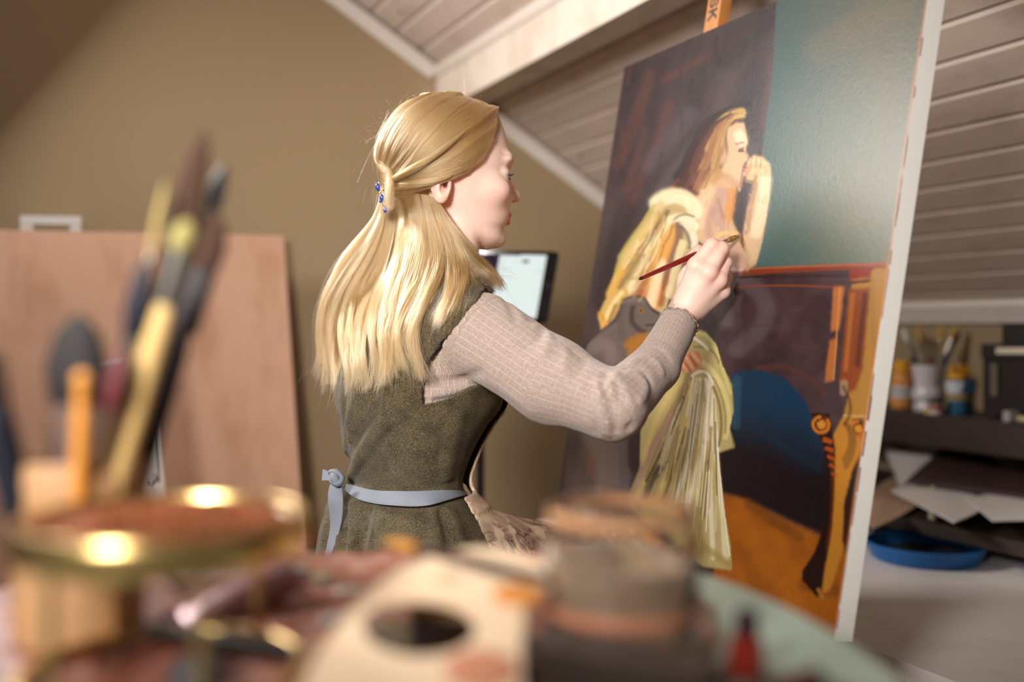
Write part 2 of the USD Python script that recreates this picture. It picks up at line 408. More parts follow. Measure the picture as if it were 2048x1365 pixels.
def stroke(pts, w, c, soft=2.0, k=1.0, clip=None):
    soft = soft * 0.5
    p = np.asarray(pts, float)
    if len(p) > 2: p = spline(p, 14)
    ww = np.broadcast_to(np.asarray(w, float), (2,)); R = max(ww) + 3 * soft; rag = 0.0
    bb = (QX > p[:, 0].min() - R) & (QX < p[:, 0].max() + R) & (QY > p[:, 1].min() - R) & (QY < p[:, 1].max() + R)
    x, y = QX[bb], QY[bb]; best = np.full(len(x), 1e9); al = np.zeros(len(x)); ac = np.zeros(len(x))
    n = len(p)
    for i in range(n - 1):
        a, b = p[i], p[i + 1]; ab = b - a
        t = np.clip(((x - a[0]) * ab[0] + (y - a[1]) * ab[1]) / (ab @ ab + 1e-9), 0, 1)
        d = np.hypot(x - a[0] - t * ab[0], y - a[1] - t * ab[1]) - (ww[0] + (ww[1] - ww[0]) * (i + t) / (n - 1)) / 2
        nl = np.hypot(*ab) + 1e-9; cr = ((x - a[0]) * ab[1] - (y - a[1]) * ab[0]) / nl
        u_ = d < best; best = np.where(u_, d, best); al[u_] = (i + t[u_]); ac[u_] = cr[u_]
    m = np.zeros((GH, GW))
    if max(ww) > 5:                                            # bristle marks along the stroke
        global _sk
        _sk += 1
        h = meshkit.fbm(np.stack([al * .5, ac * .42, np.full(len(x), _sk * 5.7)], 1), 2, _sk)
        best = best + (h - .5) * min(7.0, max(ww) * .55)
        m[bb] = 1 / (1 + np.exp(np.clip(best / (soft * 0.45), -30, 30))) * (.72 + .5 * h)
    else: m[bb] = 1 / (1 + np.exp(np.clip(best / (soft * 0.5), -30, 30)))
    if clip is not None: m = m * clip
    lay(m, c, k)
c3 = lambda P: [(1200 + x / 3.0325, 150 + y / 3.0325) for x, y in P]
c4 = lambda P: [(1100 + x / 2.276, 550 + y / 2.276) for x, y in P]
c5 = lambda P: [(1400 + x / 1.7067, 500 + y / 1.7067) for x, y in P]
hc = lambda P: [(1240 + x / 5.054, 430 + y / 5.054) for x, y in P]
def mixc(a, b, t): return lin(a) * (1 - t[..., None]) + lin(b) * t[..., None]
# dark wall behind the sitter
n1, n2 = NZ(14, 7, 1), NZ(60, 60, 2)
lay(np.ones((GH, GW)), mixc((48, 40, 43), (84, 68, 70), np.clip(n1 * 1.5 - 0.25 + (n2 - 0.5) * 0.5, 0, 1)))
for (a, b, w) in (((1300, 150), (1235, 330), 22), ((1340, 210), (1255, 420), 18), ((1290, 260), (1250, 380), 14), ((1500, 60), (1330, 160), 16), ((1545, 120), (1530, 250), 20)):
    stroke([a, ((a[0] + b[0]) / 2 + 4, (a[1] + b[1]) / 2), b], w, (118, 70, 62), 9, 0.4)
for (a, b, w) in (((1420, 260), (1330, 380), 40), ((1380, 230), (1300, 330), 34), ((1500, 300), (1505, 420), 26)):
    stroke([a, b], w, (98, 90, 94), 14, 0.5)
stroke([(1450, 110), (1500, 60), (1540, 30)], 60, (34, 28, 30), 20, 0.6)
stroke([(1255, 420), (1225, 520), (1210, 600)], 40, (40, 33, 38), 14, 0.5)
# teal grey right half
n3 = NZ(9, 9, 3); n4 = NZ(130, 130, 4, 2)
tg = [(1566, -200), (1545, 150), (1524, 312), (1500, 545), (1800, 545), (1960, -200)]
tcol = mixc((66, 98, 98), (104, 104, 88), np.clip((QX - 1560) / 260 + 0.25 + (n3 - 0.5) * 0.7 + (n4 - 0.5) * 0.25, 0, 1))
tcol = tcol * (0.8 + 0.5 * np.clip((QY - 60) / 380, 0, 1))[..., None]
lay(mask_poly(tg, 2.0), tcol)
stroke([(1640, 100), (1700, 60), (1800, 20)], 60, (118, 108, 84), 26, 0.4)
# harpsichord body
n5 = NZ(22, 40, 5)
hb = [(1440, 540), (1790, 531), (1745, 850), (1690, 850), (1640, 850), (1590, 770), (1520, 742), (1440, 760)]
lay(mask_poly(hb, 1.5), mixc((52, 36, 40), (92, 70, 74), np.clip(n5 * 1.4 - 0.2, 0, 1)))
stroke([(1452, 640), (1460, 560), (1470, 560), (1475, 700)], 34, (112, 98, 102), 14, 0.6)
stroke([(1440, 545), (1560, 540), (1790, 531)], 13, (146, 66, 40), 3, 0.9)
stroke([(1440, 541), (1600, 534), (1790, 528)], 4, (180, 110, 70), 2, 0.7)
stroke([(1455, 556), (1600, 553), (1700, 552)], 4, (60, 34, 34), 2, 0.8)
stroke([(1470, 575), (1590, 572), (1680, 576)], 4, (150, 80, 56), 2, 0.75)
stroke([(1470, 655), (1560, 650)], 4, (96, 56, 50), 3, 0.5)
stroke([(1520, 735), (1600, 745), (1650, 790)], 8, (110, 60, 44), 5, 0.5)
# posts of the instrument on its right
poly([(1705, 545), (1788, 533), (1745, 832), (1690, 832), (1698, 780)], (172, 126, 56), 1.5)
poly([(1700, 540), (1745, 536), (1742, 556), (1700, 560)], (140, 44, 20), 2)
stroke([(1702, 566), (1740, 562)], 6, (88, 26, 16), 2)
poly([(1668, 575), (1690, 575), (1680, 660), (1662, 664)], (186, 118, 66), 2)
poly([(1660, 682), (1676, 676), (1666, 762), (1650, 766)], (182, 112, 60), 2)
stroke([(1681, 575), (1668, 760)], 3, (214, 150, 90), 1.5, 0.8)
poly([(1698, 580), (1742, 576), (1726, 740), (1712, 780), (1690, 790), (1680, 766)], (140, 70, 26), 2)
stroke([(1706, 590), (1692, 740)], 10, (176, 108, 48), 3, 0.8)
stroke([(1732, 590), (1716, 730)], 12, (88, 40, 20), 4, 0.8)
stroke([(1690, 768), (1688, 784)], 16, (168, 148, 120), 4, 0.7)
stroke([(1745, 560), (1752, 830)], 10, (150, 112, 50), 5, 0.4)
# shadow gap with blue cloth under the instrument
n6 = NZ(12, 12, 6)
bl = [(1466, 745), (1520, 741), (1570, 756), (1610, 800), (1632, 845), (1650, 910), (1655, 960), (1655, 1075), (1560, 1030), (1447, 985), (1440, 880)]
bt = np.clip((QY - 780 - 0.25 * (QX - 1470)) / 130 + (n6 - 0.5) * 0.4, 0, 1)
lay(mask_poly(bl, 2.0), mixc((22, 62, 88), (30, 22, 27), bt))
stroke([(1474, 760), (1472, 850)], 18, (58, 96, 116), 8, 0.6)
stroke([(1500, 850), (1640, 940)], 12, (30, 56, 74), 10, 0.4)
# orange floor
n7 = NZ(16, 30, 7); n8 = NZ(70, 90, 8)
of = [(1440, 985), (1500, 1003), (1570, 1040), (1655, 1078), (1800, 1100), (1700, 1500), (1330, 1500), (1440, 1100)]
lay(mask_poly(of, 3.5), mixc((138, 78, 22), (180, 108, 32), np.clip(n7 * 1.3 - 0.1 + (n8 - 0.5) * 0.4, 0, 1)))
stroke([(1500, 1010), (1560, 1050), (1600, 1075)], 22, (90, 54, 26), 9, 0.5)
stroke([(1610, 1170), (1690, 1185)], 26, (118, 66, 22), 10, 0.6)
# cabriole leg
poly([(1688, 832), (1740, 836), (1736, 880), (1712, 950), (1692, 1010), (1688, 1100), (1662, 1180), (1645, 1190), (1660, 1080), (1664, 960), (1662, 880)], (186, 128, 48), 1.5)
poly([(1736, 880), (1728, 960), (1712, 1085), (1690, 1110), (1688, 1010), (1706, 940)], (40, 38, 40), 1.5)
stroke([(1733, 892), (1722, 980)], 9, (40, 84, 104), 2.5, 0.8)
stroke([(1704, 1000), (1696, 1080)], 22, (62, 30, 18), 4, 0.9)
poly([(1622, 826), (1660, 828), (1672, 900), (1668, 1000), (1664, 1060), (1652, 1130), (1645, 1170), (1644, 1190), (1634, 1194), (1604, 1160), (1606, 1142), (1630, 1105), (1646, 1060), (1652, 980), (1648, 900)], (40, 20, 16), 1.5)
stroke([(1664, 905), (1666, 1000), (1655, 1100)], 7, (96, 44, 18), 3, 0.8)
for (x, y, r) in ((1643, 850, 20), (1718, 858, 19)):
    stroke([(x, y), (x + 0.5, y)], r * 2, (92, 44, 16), 3)
    stroke([(x + r * 0.8 * math.cos(t), y + r * 0.8 * math.sin(t)) for t in np.linspace(-0.6, 4.6, 9)], 6, (196, 122, 40), 2)
    stroke([(x, y), (x + 1, y + 1)], r * 0.8, (210, 140, 52), 3)
for k in range(5):
    stroke([(1650 + 4 * k, 880 + 17 * k), (1662 + 3 * k, 884 + 17 * k)], 9 - k, (176, 84, 26), 2.5, 0.9)
for k in range(4):
    stroke([(1690 + 6 * k, 846 + 4 * k), (1700 + 3 * k, 885 + 6 * k), (1686 + 2 * k, 920 + 6 * k)], 5, (126, 88, 40), 2, 0.7)
stroke([(1690, 832), (1742, 834)], 5, (206, 168, 100), 2, 0.8)
stroke([(1690, 850), (1700, 830), (1688, 775)], 6, (70, 34, 20), 3, 0.7)
stroke([(1638, 1180), (1646, 1196)], 7, (176, 120, 60), 2, 0.9)
# sitter: hair
rp_ = np.random.RandomState(17)
_fig = shapely.union_all([SPoly(q) for q in ([(780, 320), (890, 290), (905, 520), (850, 700), (745, 640)], [(640, 740), (830, 690), (850, 960), (640, 1030)], [(890, 545), (990, 500), (1042, 600), (985, 1020), (930, 1160), (870, 960)])])
mask_pt = lambda x, y: bool(shapely.contains_xy(_fig, x, y))
hairp = c3([(870, 205), (770, 235), (690, 280), (620, 330), (560, 440), (520, 540), (470, 620), (420, 700), (520, 740), (610, 745), (680, 690), (740, 620), (780, 560), (800, 450), (800, 300), (880, 270)])
poly(hairp, (110, 62, 48), 2.5)
hm = mask_poly(hairp, 1.0)
stroke(c3([(900, 185), (800, 210), (700, 265)]), 16, (34, 24, 26), 5, 0.9)
stroke(c3([(690, 270), (600, 370), (540, 500), (470, 620)]), 18, (50, 28, 28), 7, 0.9)
stroke(c3([(620, 390), (560, 560), (520, 690)]), 24, (74, 40, 36), 8, 0.8, hm)
stroke(c3([(700, 330), (620, 480), (560, 640)]), 10, (136, 100, 88), 6, 0.6, hm)
stroke(c3([(860, 235), (780, 260), (720, 320), (660, 440)]), 20, (206, 178, 108), 5, 0.95)
stroke(c3([(870, 230), (800, 250), (750, 320), (700, 420), (620, 560)]), 10, (190, 156, 92), 4, 0.8)
stroke(c3([(760, 400), (750, 520), (700, 620), (640, 700)]), 26, (206, 164, 96), 7, 0.85)
stroke(c3([(740, 440), (690, 580), (600, 650)]), 8, (150, 100, 72), 4, 0.6)
stroke(c3([(600, 690), (660, 620), (700, 540)]), 12, (176, 130, 96), 6, 0.6)
stroke(c3([(440, 690), (520, 735), (610, 745)]), 10, (170, 104, 60), 4, 0.7)
stroke(c3([(480, 640), (560, 660), (620, 600)]), 7, (140, 84, 74), 4, 0.6)
# face
skin = (214, 180, 142)
poly(c3([(780, 320), (830, 290), (875, 290), (890, 340), (893, 420), (888, 465), (905, 500), (900, 525), (880, 530), (875, 560), (870, 590), (865, 640), (855, 705), (842, 705), (838, 680), (790, 660), (745, 640), (745, 560), (765, 430)]), skin, 2)
stroke(c3([(850, 375), (860, 395)]), 26, (240, 220, 190), 7, 0.8)
stroke(c3([(775, 300), (765, 400), (770, 440), (735, 560)]), 7, (128, 104, 92), 3, 0.8)
stroke(c3([(830, 420), (870, 410)]), 5, (170, 128, 106), 3, 0.8)
stroke(c3([(845, 462), (868, 458)]), 4, (128, 100, 92), 2, 0.9)
stroke(c3([(790, 520), (830, 600)]), 34, (222, 184, 146), 10, 0.6)
stroke(c3([(760, 620), (830, 670)]), 18, (190, 146, 106), 7, 0.7)
stroke(c3([(878, 545), (868, 600), (852, 680)]), 5, (176, 110, 100), 2.5, 0.8)
# neck, chest
poly(c3([(740, 620), (830, 680), (812, 720), (800, 800), (790, 850), (840, 960), (860, 985), (840, 1000), (700, 1010), (640, 1040), (590, 1000), (580, 800), (560, 745), (650, 720)]), (208, 170, 132), 2.5)
stroke(c3([(800, 710), (790, 800), (770, 880)]), 20, (206, 146, 70), 5, 0.9)
stroke(c3([(740, 720), (720, 850), (740, 920)]), 26, (184, 148, 138), 9, 0.7)
stroke(c3([(720, 760), (745, 860)]), 8, (160, 118, 108), 4, 0.6)
stroke(c3([(660, 700), (620, 800), (610, 900)]), 26, (228, 196, 160), 8, 0.7)
stroke(c3([(690, 820), (660, 920), (680, 1000)]), 16, (178, 138, 130), 7, 0.6)
poly(c3([(700, 1000), (740, 965), (800, 945), (850, 965), (900, 1060), (930, 1150), (900, 1190), (760, 1160), (740, 1060)]), (200, 164, 134), 2.5)
stroke(c3([(700, 990), (760, 960), (830, 965)]), 8, (226, 186, 120), 3, 0.9)
stroke(c3([(850, 980), (880, 1040), (930, 1130)]), 10, (140, 92, 44), 3, 0.9)
stroke(c3([(780, 1060), (860, 1130)]), 26, (190, 152, 134), 9, 0.6)
poly(c3([(745, 1145), (800, 1160), (880, 1185), (830, 1195), (760, 1185)]), (236, 214, 206), 2, 0.9)
# raised arm and fist
poly(c3([(890, 545), (905, 510), (935, 488), (990, 500), (1035, 540), (1042, 600), (1030, 720), (1010, 880), (985, 1020), (950, 1150), (915, 1170), (880, 1080), (870, 960), (900, 800), (930, 720), (940, 650), (890, 640)]), (214, 184, 144), 2)
stroke(c3([(1005, 640), (985, 800), (950, 960)]), 24, (238, 216, 180), 7, 0.9)
stroke(c3([(945, 660), (915, 800), (885, 950)]), 12, (180, 140, 110), 5, 0.8)
stroke(c3([(905, 590), (960, 570), (1000, 590)]), 18, (226, 190, 140), 6, 0.8)
stroke(c3([(920, 525), (960, 520), (1000, 545)]), 9, (236, 206, 158), 4, 0.8)
stroke(c3([(890, 640), (935, 648), (950, 620)]), 7, (160, 130, 90), 3, 0.8)
for k in range(3): stroke(c3([(925 + 28 * k, 500 + 8 * k), (915 + 30 * k, 550 + 8 * k)]), 3, (170, 132, 96), 2, 0.7)
stroke(c3([(905, 560), (890, 600)]), 9, (196, 150, 116), 3, 0.8)
for k in range(70):                                        # single strands of the painted hair
    t = rp_.uniform(0, 1); a = np.array([(870 - 90 * t, 215 + 40 * t), (800 - 150 * t, 270 + 70 * t), (740 - 170 * t, 400 + 60 * t), (690 - 190 * t, 560 + 50 * t), (650 - 200 * t, 680 + 20 * t)]) + rp_.normal(0, 7, (5, 2))
    cc = np.array([(196, 160, 98), (160, 112, 74), (104, 62, 48), (64, 36, 34)][min(3, int(t * 3.2 + rp_.uniform(0, 1)))]) 
    n0 = rp_.randint(0, 2); stroke(c3(a[n0:n0 + 4]), rp_.uniform(1.2, 3.0), cc, 1.6, .75)
for k in range(60):                                        # dry-brush flecks on the skin
    x, y = rp_.uniform(600, 1030), rp_.uniform(300, 1150)
    if mask_pt(x, y): stroke(c3([(x, y), (x + rp_.normal(0, 16), y + rp_.uniform(12, 46))]), rp_.uniform(2, 4.5), [(232, 206, 170), (196, 150, 122), (186, 140, 134), (222, 180, 128)][rp_.randint(4)], 2.2, .45)
stroke(c3([(848, 452), (872, 446)]), 3, (120, 84, 70), 1.4, .9); stroke(c3([(846, 462), (870, 464)]), 3.5, (84, 62, 60), 1.4, .9); stroke(c3([(884, 470), (906, 504), (896, 524)]), 3, (176, 132, 108), 1.6, .8); stroke(c3([(872, 560), (884, 566)]), 4, (168, 84, 84), 1.6, .85); stroke(c3([(868, 580), (880, 584)]), 4, (176, 96, 92), 1.6, .8)
# cream mantle over the shoulder and its hanging folds
poly(c3([(330, 770), (400, 715), (470, 715), (560, 760), (595, 830), (600, 960), (580, 1040), (520, 1080), (480, 1150), (440, 1220), (420, 1365), (380, 1500), (310, 1600), (260, 1560), (190, 1490), (40, 1365), (100, 1170), (130, 1080), (250, 900)]), (190, 166, 116), 2)
poly(c3([(400, 905), (470, 890), (490, 960), (470, 1060), (420, 1200), (380, 1365), (300, 1500), (210, 1390), (240, 1200), (330, 1040)]), (206, 150, 82), 3)
stroke(c3([(300, 1150), (270, 1260), (250, 1330)]), 26, (166, 92, 66), 9, 0.85)
stroke(c3([(420, 960), (370, 1080), (340, 1200)]), 30, (222, 168, 88), 9, 0.8)
stroke(c3([(380, 1150), (340, 1270), (310, 1390)]), 20, (236, 210, 170), 6, 0.9)
stroke(c3([(480, 900), (480, 1000), (430, 1150), (400, 1290)]), 16, (118, 92, 84), 6, 0.85)
stroke(c3([(460, 1140), (400, 1290), (370, 1390)]), 12, (150, 80, 44), 5, 0.8)
stroke(c3([(500, 1020), (460, 1180), (420, 1330)]), 16, (222, 204, 160), 4, 0.9)
stroke(c3([(540, 1060), (470, 1250), (440, 1350)]), 12, (196, 176, 126), 4, 0.8)
stroke(c3([(345, 780), (430, 735), (520, 750), (580, 830)]), 30, (236, 222, 184), 7, 0.95)
stroke(c3([(430, 880), (520, 870), (580, 920)]), 16, (232, 220, 188), 4, 0.95)
stroke(c3([(440, 890), (500, 850), (570, 860)]), 5, (132, 112, 84), 3, 0.8)
stroke(c3([(520, 900), (560, 960), (570, 1030)]), 20, (224, 214, 186), 5, 0.9)
stroke(c3([(495, 920), (540, 990), (545, 1050)]), 7, (110, 98, 78), 3, 0.8)
stroke(c3([(370, 790), (250, 960), (140, 1110)]), 18, (206, 182, 128), 5, 0.8)
stroke(c3([(410, 830), (300, 1000), (180, 1180), (90, 1340)]), 10, (140, 112, 76), 4, 0.85)
stroke(c3([(430, 880), (330, 1020), (240, 1180), (150, 1365)]), 14, (232, 214, 168), 4, 0.9)
stroke(c3([(350, 860), (230, 1020), (120, 1200), (60, 1340)]), 12, (222, 190, 118), 4, 0.8)
stroke(c3([(320, 940), (200, 1120), (110, 1290)]), 9, (160, 122, 70), 4, 0.8)
stroke(c3([(330, 790), (180, 1010), (110, 1150), (100, 1200)]), 6, (176, 164, 70), 3, 0.7)
stroke(c3([(60, 1330), (140, 1180)]), 14, (216, 168, 78), 5, 0.8)
poly(c4([(220, 190), (250, 120), (300, 60), (350, 60), (370, 100), (330, 130), (290, 205), (240, 262)]), (206, 170, 100), 2)
stroke(c4([(240, 250), (270, 170), (330, 80)]), 8, (238, 216, 160), 3, 0.9)
stroke(c4([(228, 180), (250, 220), (240, 258)]), 8, (214, 150, 50), 3, 0.9)
stroke(c4([(270, 215), (300, 140)]), 8, (150, 112, 66), 3, 0.8)
# dog
poly(c4([(150, 370), (190, 280), (290, 210), (330, 130), (370, 100), (430, 105), (460, 150), (520, 185), (560, 215), (560, 260), (500, 260), (440, 270), (380, 320), (350, 400), (360, 600), (370, 850), (355, 1040), (60, 1020), (90, 700)]), (108, 95, 89), 2)
stroke(c4([(200, 330), (260, 320), (280, 380)]), 26, (132, 118, 114), 10, 0.7)
stroke(c4([(150, 360), (190, 290), (290, 215), (328, 135)]), 5, (34, 28, 32), 3, 0.8)
stroke(c4([(170, 380), (210, 300), (300, 230)]), 8, (120, 108, 104), 5, 0.6)
stroke(c4([(335, 115), (375, 100), (430, 108), (462, 152), (525, 188), (560, 215)]), 5, (30, 25, 28), 2.5, 0.9)
stroke(c4([(345, 128), (385, 112), (425, 120)]), 10, (126, 114, 106), 5, 0.7)
stroke(c4([(340, 130), (320, 200), (330, 280)]), 14, (96, 86, 82), 6, 0.6)
stroke(c4([(380, 150), (385, 230), (430, 260)]), 10, (40, 32, 32), 4, 0.7)
stroke(c4([(415, 160), (418, 168)]), 9, (150, 110, 44), 2)
stroke(c4([(415, 162), (417, 166)]), 4, (14, 10, 10), 1)
stroke(c4([(440, 232), (490, 225), (540, 222)]), 4, (40, 30, 30), 2, 0.8)
stroke(c4([(445, 200), (500, 215)]), 14, (108, 98, 94), 5, 0.5)
stroke(c4([(355, 320), (400, 290), (440, 280)]), 16, (160, 108, 40), 4)
poly(c4([(350, 370), (365, 320), (420, 285), (470, 270), (440, 330), (380, 380)]), (172, 116, 46), 3, 0.9)
stroke(c4([(120, 780), (160, 900), (150, 1000)]), 44, (60, 44, 40), 18, 0.7)
stroke(c4([(180, 820), (200, 900)]), 14, (120, 76, 50), 10, 0.5)
stroke(c4([(330, 760), (350, 860), (340, 980)]), 26, (88, 76, 84), 9, 0.6)
stroke(c4([(100, 720), (60, 1000)]), 40, (48, 38, 44), 14, 0.7)
stroke(c4([(390, 690), (395, 860)]), 34, (44, 30, 32), 6, 0.9)
# skirt
sk = c4([(590, 440), (630, 300), (650, 245), (710, 260), (760, 320), (785, 410), (830, 500), (838, 620), (820, 700), (845, 785), (770, 810), (775, 880), (800, 1100), (825, 1240), (830, 1345), (700, 1330), (640, 1290), (350, 1060), (355, 1020), (410, 880), (415, 680), (480, 580)])
poly(sk, (188, 170, 116), 1.8)
skm = mask_poly(sk, 0.8)
for pts, w, c_, s_, k_ in (
    ([(640, 450), (560, 620), (420, 880), (360, 1040)], 26, (150, 124, 86), 6, .8), ([(600, 480), (470, 700), (430, 860)], 18, (206, 182, 118), 5, .85),
    ([(560, 640), (470, 800), (400, 960)], 24, (176, 142, 124), 6, .8), ([(610, 560), (520, 780), (440, 940)], 12, (72, 52, 44), 4, .9),
    ([(500, 880), (440, 1000), (420, 1080)], 28, (66, 48, 44), 7, .85), ([(650, 500), (590, 760), (480, 1040)], 24, (214, 190, 120), 5, .9),
    ([(620, 700), (560, 900), (500, 1060)], 9, (128, 98, 62), 4, .85), ([(680, 480), (660, 700), (590, 960), (540, 1100)], 24, (232, 224, 188), 5, .95),
    ([(650, 700), (600, 880), (560, 1040)], 8, (98, 80, 58), 4, .8), ([(720, 480), (720, 700), (650, 980), (610, 1150)], 28, (234, 220, 196), 6, .9),
    ([(690, 760), (680, 900), (640, 1100)], 22, (196, 176, 118), 7, .8), ([(740, 560), (760, 800), (780, 1000), (800, 1290)], 26, (222, 212, 176), 6, .9),
    ([(735, 700), (720, 900), (690, 1120), (690, 1280)], 16, (160, 136, 92), 5, .85), ([(765, 780), (790, 1050), (820, 1280)], 5, (240, 236, 214), 2, .9),
    ([(730, 900), (735, 1100), (745, 1290)], 20, (232, 222, 194), 6, .85), ([(720, 1000), (712, 1170)], 4, (246, 240, 226), 2, .8),
    ([(700, 1240), (820, 1320)], 26, (168, 146, 84), 10, .8), ([(600, 1120), (680, 1280)], 34, (176, 156, 100), 12, .8),
    ([(700, 400), (780, 500), (815, 620), (800, 740)], 20, (216, 202, 140), 5, .9), ([(690, 430), (750, 520), (780, 640), (770, 780)], 9, (120, 106, 62), 4, .85),
    ([(650, 270), (710, 275), (760, 340), (790, 430), (826, 540)], 14, (206, 200, 130), 4, .9), ([(660, 330), (730, 340), (770, 400)], 8, (126, 112, 66), 4, .8),
    ([(660, 290), (690, 310), (720, 340)], 12, (236, 232, 206), 3, .9), ([(745, 470), (795, 600), (800, 720)], 7, (150, 136, 84), 3, .8),
    ([(830, 720), (840, 780)], 10, (110, 108, 78), 4, .8), ([(650, 460), (700, 440), (740, 500)], 12, (240, 230, 196), 4, .9)):
    stroke(c4(pts), w / 2.276 * 1.15, c_, s_ * 0.7, k_, skm)
for k in range(110):                                       # thin dry strokes along the folds of the skirt
    s0 = rp_.uniform(0, 1); fan = rp_.uniform(0, 1); x0, y0 = 640 + 110 * fan, 440 + 40 * rp_.uniform(0, 1); x1, y1 = 380 + 440 * fan, 1040 + 260 * fan
    m0, m1 = rp_.uniform(0, .6), rp_.uniform(.25, .45); bow = 18 * math.sin(6 * fan)
    P_ = [(x0 + (x1 - x0) * (m0 + m1 * t) + bow * t, y0 + (y1 - y0) * (m0 + m1 * t)) for t in (0, .5, 1)]
    stroke(c4(P_), rp_.uniform(1.2, 3.2), [(240, 234, 214), (206, 186, 120), (134, 112, 72), (222, 206, 160), (108, 84, 70), (232, 222, 190)][rp_.randint(6)], 1.5, rp_.uniform(.35, .75), skm)
for k in range(46):                                        # and along the hanging mantle
    fan = rp_.uniform(0, 1); x0, y0 = 360 + 120 * fan, 770 + 110 * fan; x1, y1 = 50 + 190 * fan, 1340 + 60 * fan
    m0, m1 = rp_.uniform(0, .6), rp_.uniform(.2, .4); P_ = [(x0 + (x1 - x0) * (m0 + m1 * t) + 14 * math.sin(3 * t), y0 + (y1 - y0) * (m0 + m1 * t)) for t in (0, .5, 1)]
    stroke(c3(P_), rp_.uniform(1.4, 3.4), [(240, 226, 186), (176, 140, 84), (128, 98, 62), (222, 190, 120), (206, 160, 80)][rp_.randint(5)], 1.5, rp_.uniform(.35, .75))
for k in range(60):                                        # scumbled dark strokes on the wall
    x, y = rp_.uniform(1225, 1530), rp_.uniform(40, 430)
    if x > 1300 + (430 - y) * .2 and y > 230 and x > 1330: continue
    stroke([(x, y), (x + rp_.normal(-8, 10), y + rp_.uniform(20, 70))], rp_.uniform(3, 8), [(36, 29, 31), (96, 72, 70), (112, 66, 58), (58, 48, 50)][rp_.randint(4)], 4, rp_.uniform(.15, .4))
# resting hand on the lap
poly(c4([(580, 430), (600, 390), (640, 350), (680, 350), (695, 395), (680, 430), (640, 440), (610, 445)]), (196, 128, 92), 2)
for a, b in (((600, 400), (625, 435)), ((625, 380), (650, 425)), ((650, 360), (685, 400))): stroke(c4([a, b]), 8, (226, 170, 130), 2.5, 0.9)
for a, b in (((612, 400), (640, 436)), ((640, 370), (668, 418))): stroke(c4([a, b]), 3, (150, 76, 52), 2, 0.8)
# ragged ochre underpainting along the right edge
mo = np.exp(-((CW - uu - 0.001) / 0.0022) ** 2) * (0.4 + 0.6 * NZ(3, 40, 9))
lay(mo, (206, 132, 60), 0.8)
# fine tooth of the canvas
col = np.clip(col ** 1.12 * 0.70 * (0.9 + 0.2 * NZ(400, 400, 12, 2))[..., None], 0, 1)

gx, gy = np.meshgrid(np.arange(GW - 1), np.arange(GH - 1)); a_ = (gy * GW + gx).ravel()
F_ = np.vstack([np.stack([a_, a_ + 1, a_ + GW + 1], 1), np.stack([a_, a_ + GW + 1, a_ + GW], 1)])
surface = trimesh.Trimesh((PP + en * 0.0008).reshape(-1, 3), F_, process=False)
if surface.face_normals[0] @ en < 0: surface.faces = surface.faces[:, ::-1]
M_paint = usdkit.material(stage, '/World/Looks/oil_paint', {
    'a': ('attribute', {'attribute': 'pcol'}), 'tc': ('texture_coordinate', {}), 'w': ('noise_texture', {'scale': 900.0, 'detail': 2.0}), 'w2': ('noise_texture', {'scale': 160.0, 'detail': 3.0}),
    'ad': ('math', {'math_type': 'add'}), 'b': ('bump', {'strength': 0.22, 'distance': 0.0008}), 'p': ('principled_bsdf', {'roughness': 0.33, 'specular_ior_level': 0.26})},
    [('a.color', 'p.base_color'), ('tc.object', 'w.vector'), ('tc.object', 'w2.vector'), ('w.fac', 'ad.value1'), ('w2.fac', 'ad.value2'), ('ad.value', 'b.height'), ('b.normal', 'p.normal')], surface='p.BSDF')
M_raw = mat('primed_canvas', L(228, 225, 218), 0.8, bump=0.2, bump_scale=700)
M_pine = mat('pine_wood', L(196, 150, 96), 0.55, scale=18, amount=0.5, dark=L(168, 120, 70), stretch=(1, 1, 0.15))
pt = thing('canvas_painting', 'large oil painting of a seated woman in cream drapery, on the easel', 'painting', tuple((PB + PR - PT + PB) / 2))
TH = 0.0265
sides = [box_between(PT - en * TH, eu * CW, ev * CH, en * 0.0004)] if False else []
sides += [box_between(PT - en * TH, eu * CW, ev * 0.002, en * TH), box_between(PT + ev * (CH - 0.002) - en * TH, eu * CW, ev * 0.002, en * TH),
          box_between(PT + ev * 0.002 - en * TH, eu * 0.002, ev * (CH - 0.004), en * TH), box_between(PT + ev * 0.002 + eu * (CW - 0.002) - en * TH, eu * 0.002, ev * (CH - 0.004), en * TH),
          box_between(PT + ev * 0.002 + eu * 0.002 - en * 0.002, eu * (CW - 0.004), ev * (CH - 0.004), en * 0.002)]
obj('canvas', concat(sides), M_raw, pt, smooth=False, label='white primed canvas edge')
obj('painted_surface', surface, M_paint, pt, smooth=True, prim={'pcol': col.reshape(-1, 3)})
for o in (0.003, CH - 0.043):
    obj('stretcher_bar', box_between(PT + ev * o + eu * 0.003 - en * 0.024, eu * (CW - 0.006), ev * 0.04, en * 0.020), M_pine, pt, smooth=False)
for o in (0.003, CW - 0.043):
    obj('stretcher_bar', box_between(PT + eu * o + ev * 0.044 - en * 0.024, eu * 0.04, ev * (CH - 0.088), en * 0.020), M_pine, pt, smooth=False)
# smears of paint that ran over the edge
M_smear = mat('paint_smear', L(150, 96, 62), 0.6, scale=60, amount=0.6, dark=L(196, 120, 60))
sm = []
rs = np.random.RandomState(5)
for k in range(26):
    y0 = rs.uniform(0.05, 0.97) * CH; ln = rs.uniform(0.01, 0.06); wd = rs.uniform(0.0004, 0.0013)
    if k < 3: y0, ln, wd = (0.66 + 0.05 * k) * CH, 0.03, 0.003 - 0.0006 * k
    if y0 + ln > CH: continue
    sm.append(box_between(PT + eu * CW + ev * y0 - en * wd, eu * 0.0004, ev * ln, en * wd))
obj('paint_smears', concat(sm), M_smear, pt, label='brown and orange smears along the white edge', smooth=False, kind='stuff')

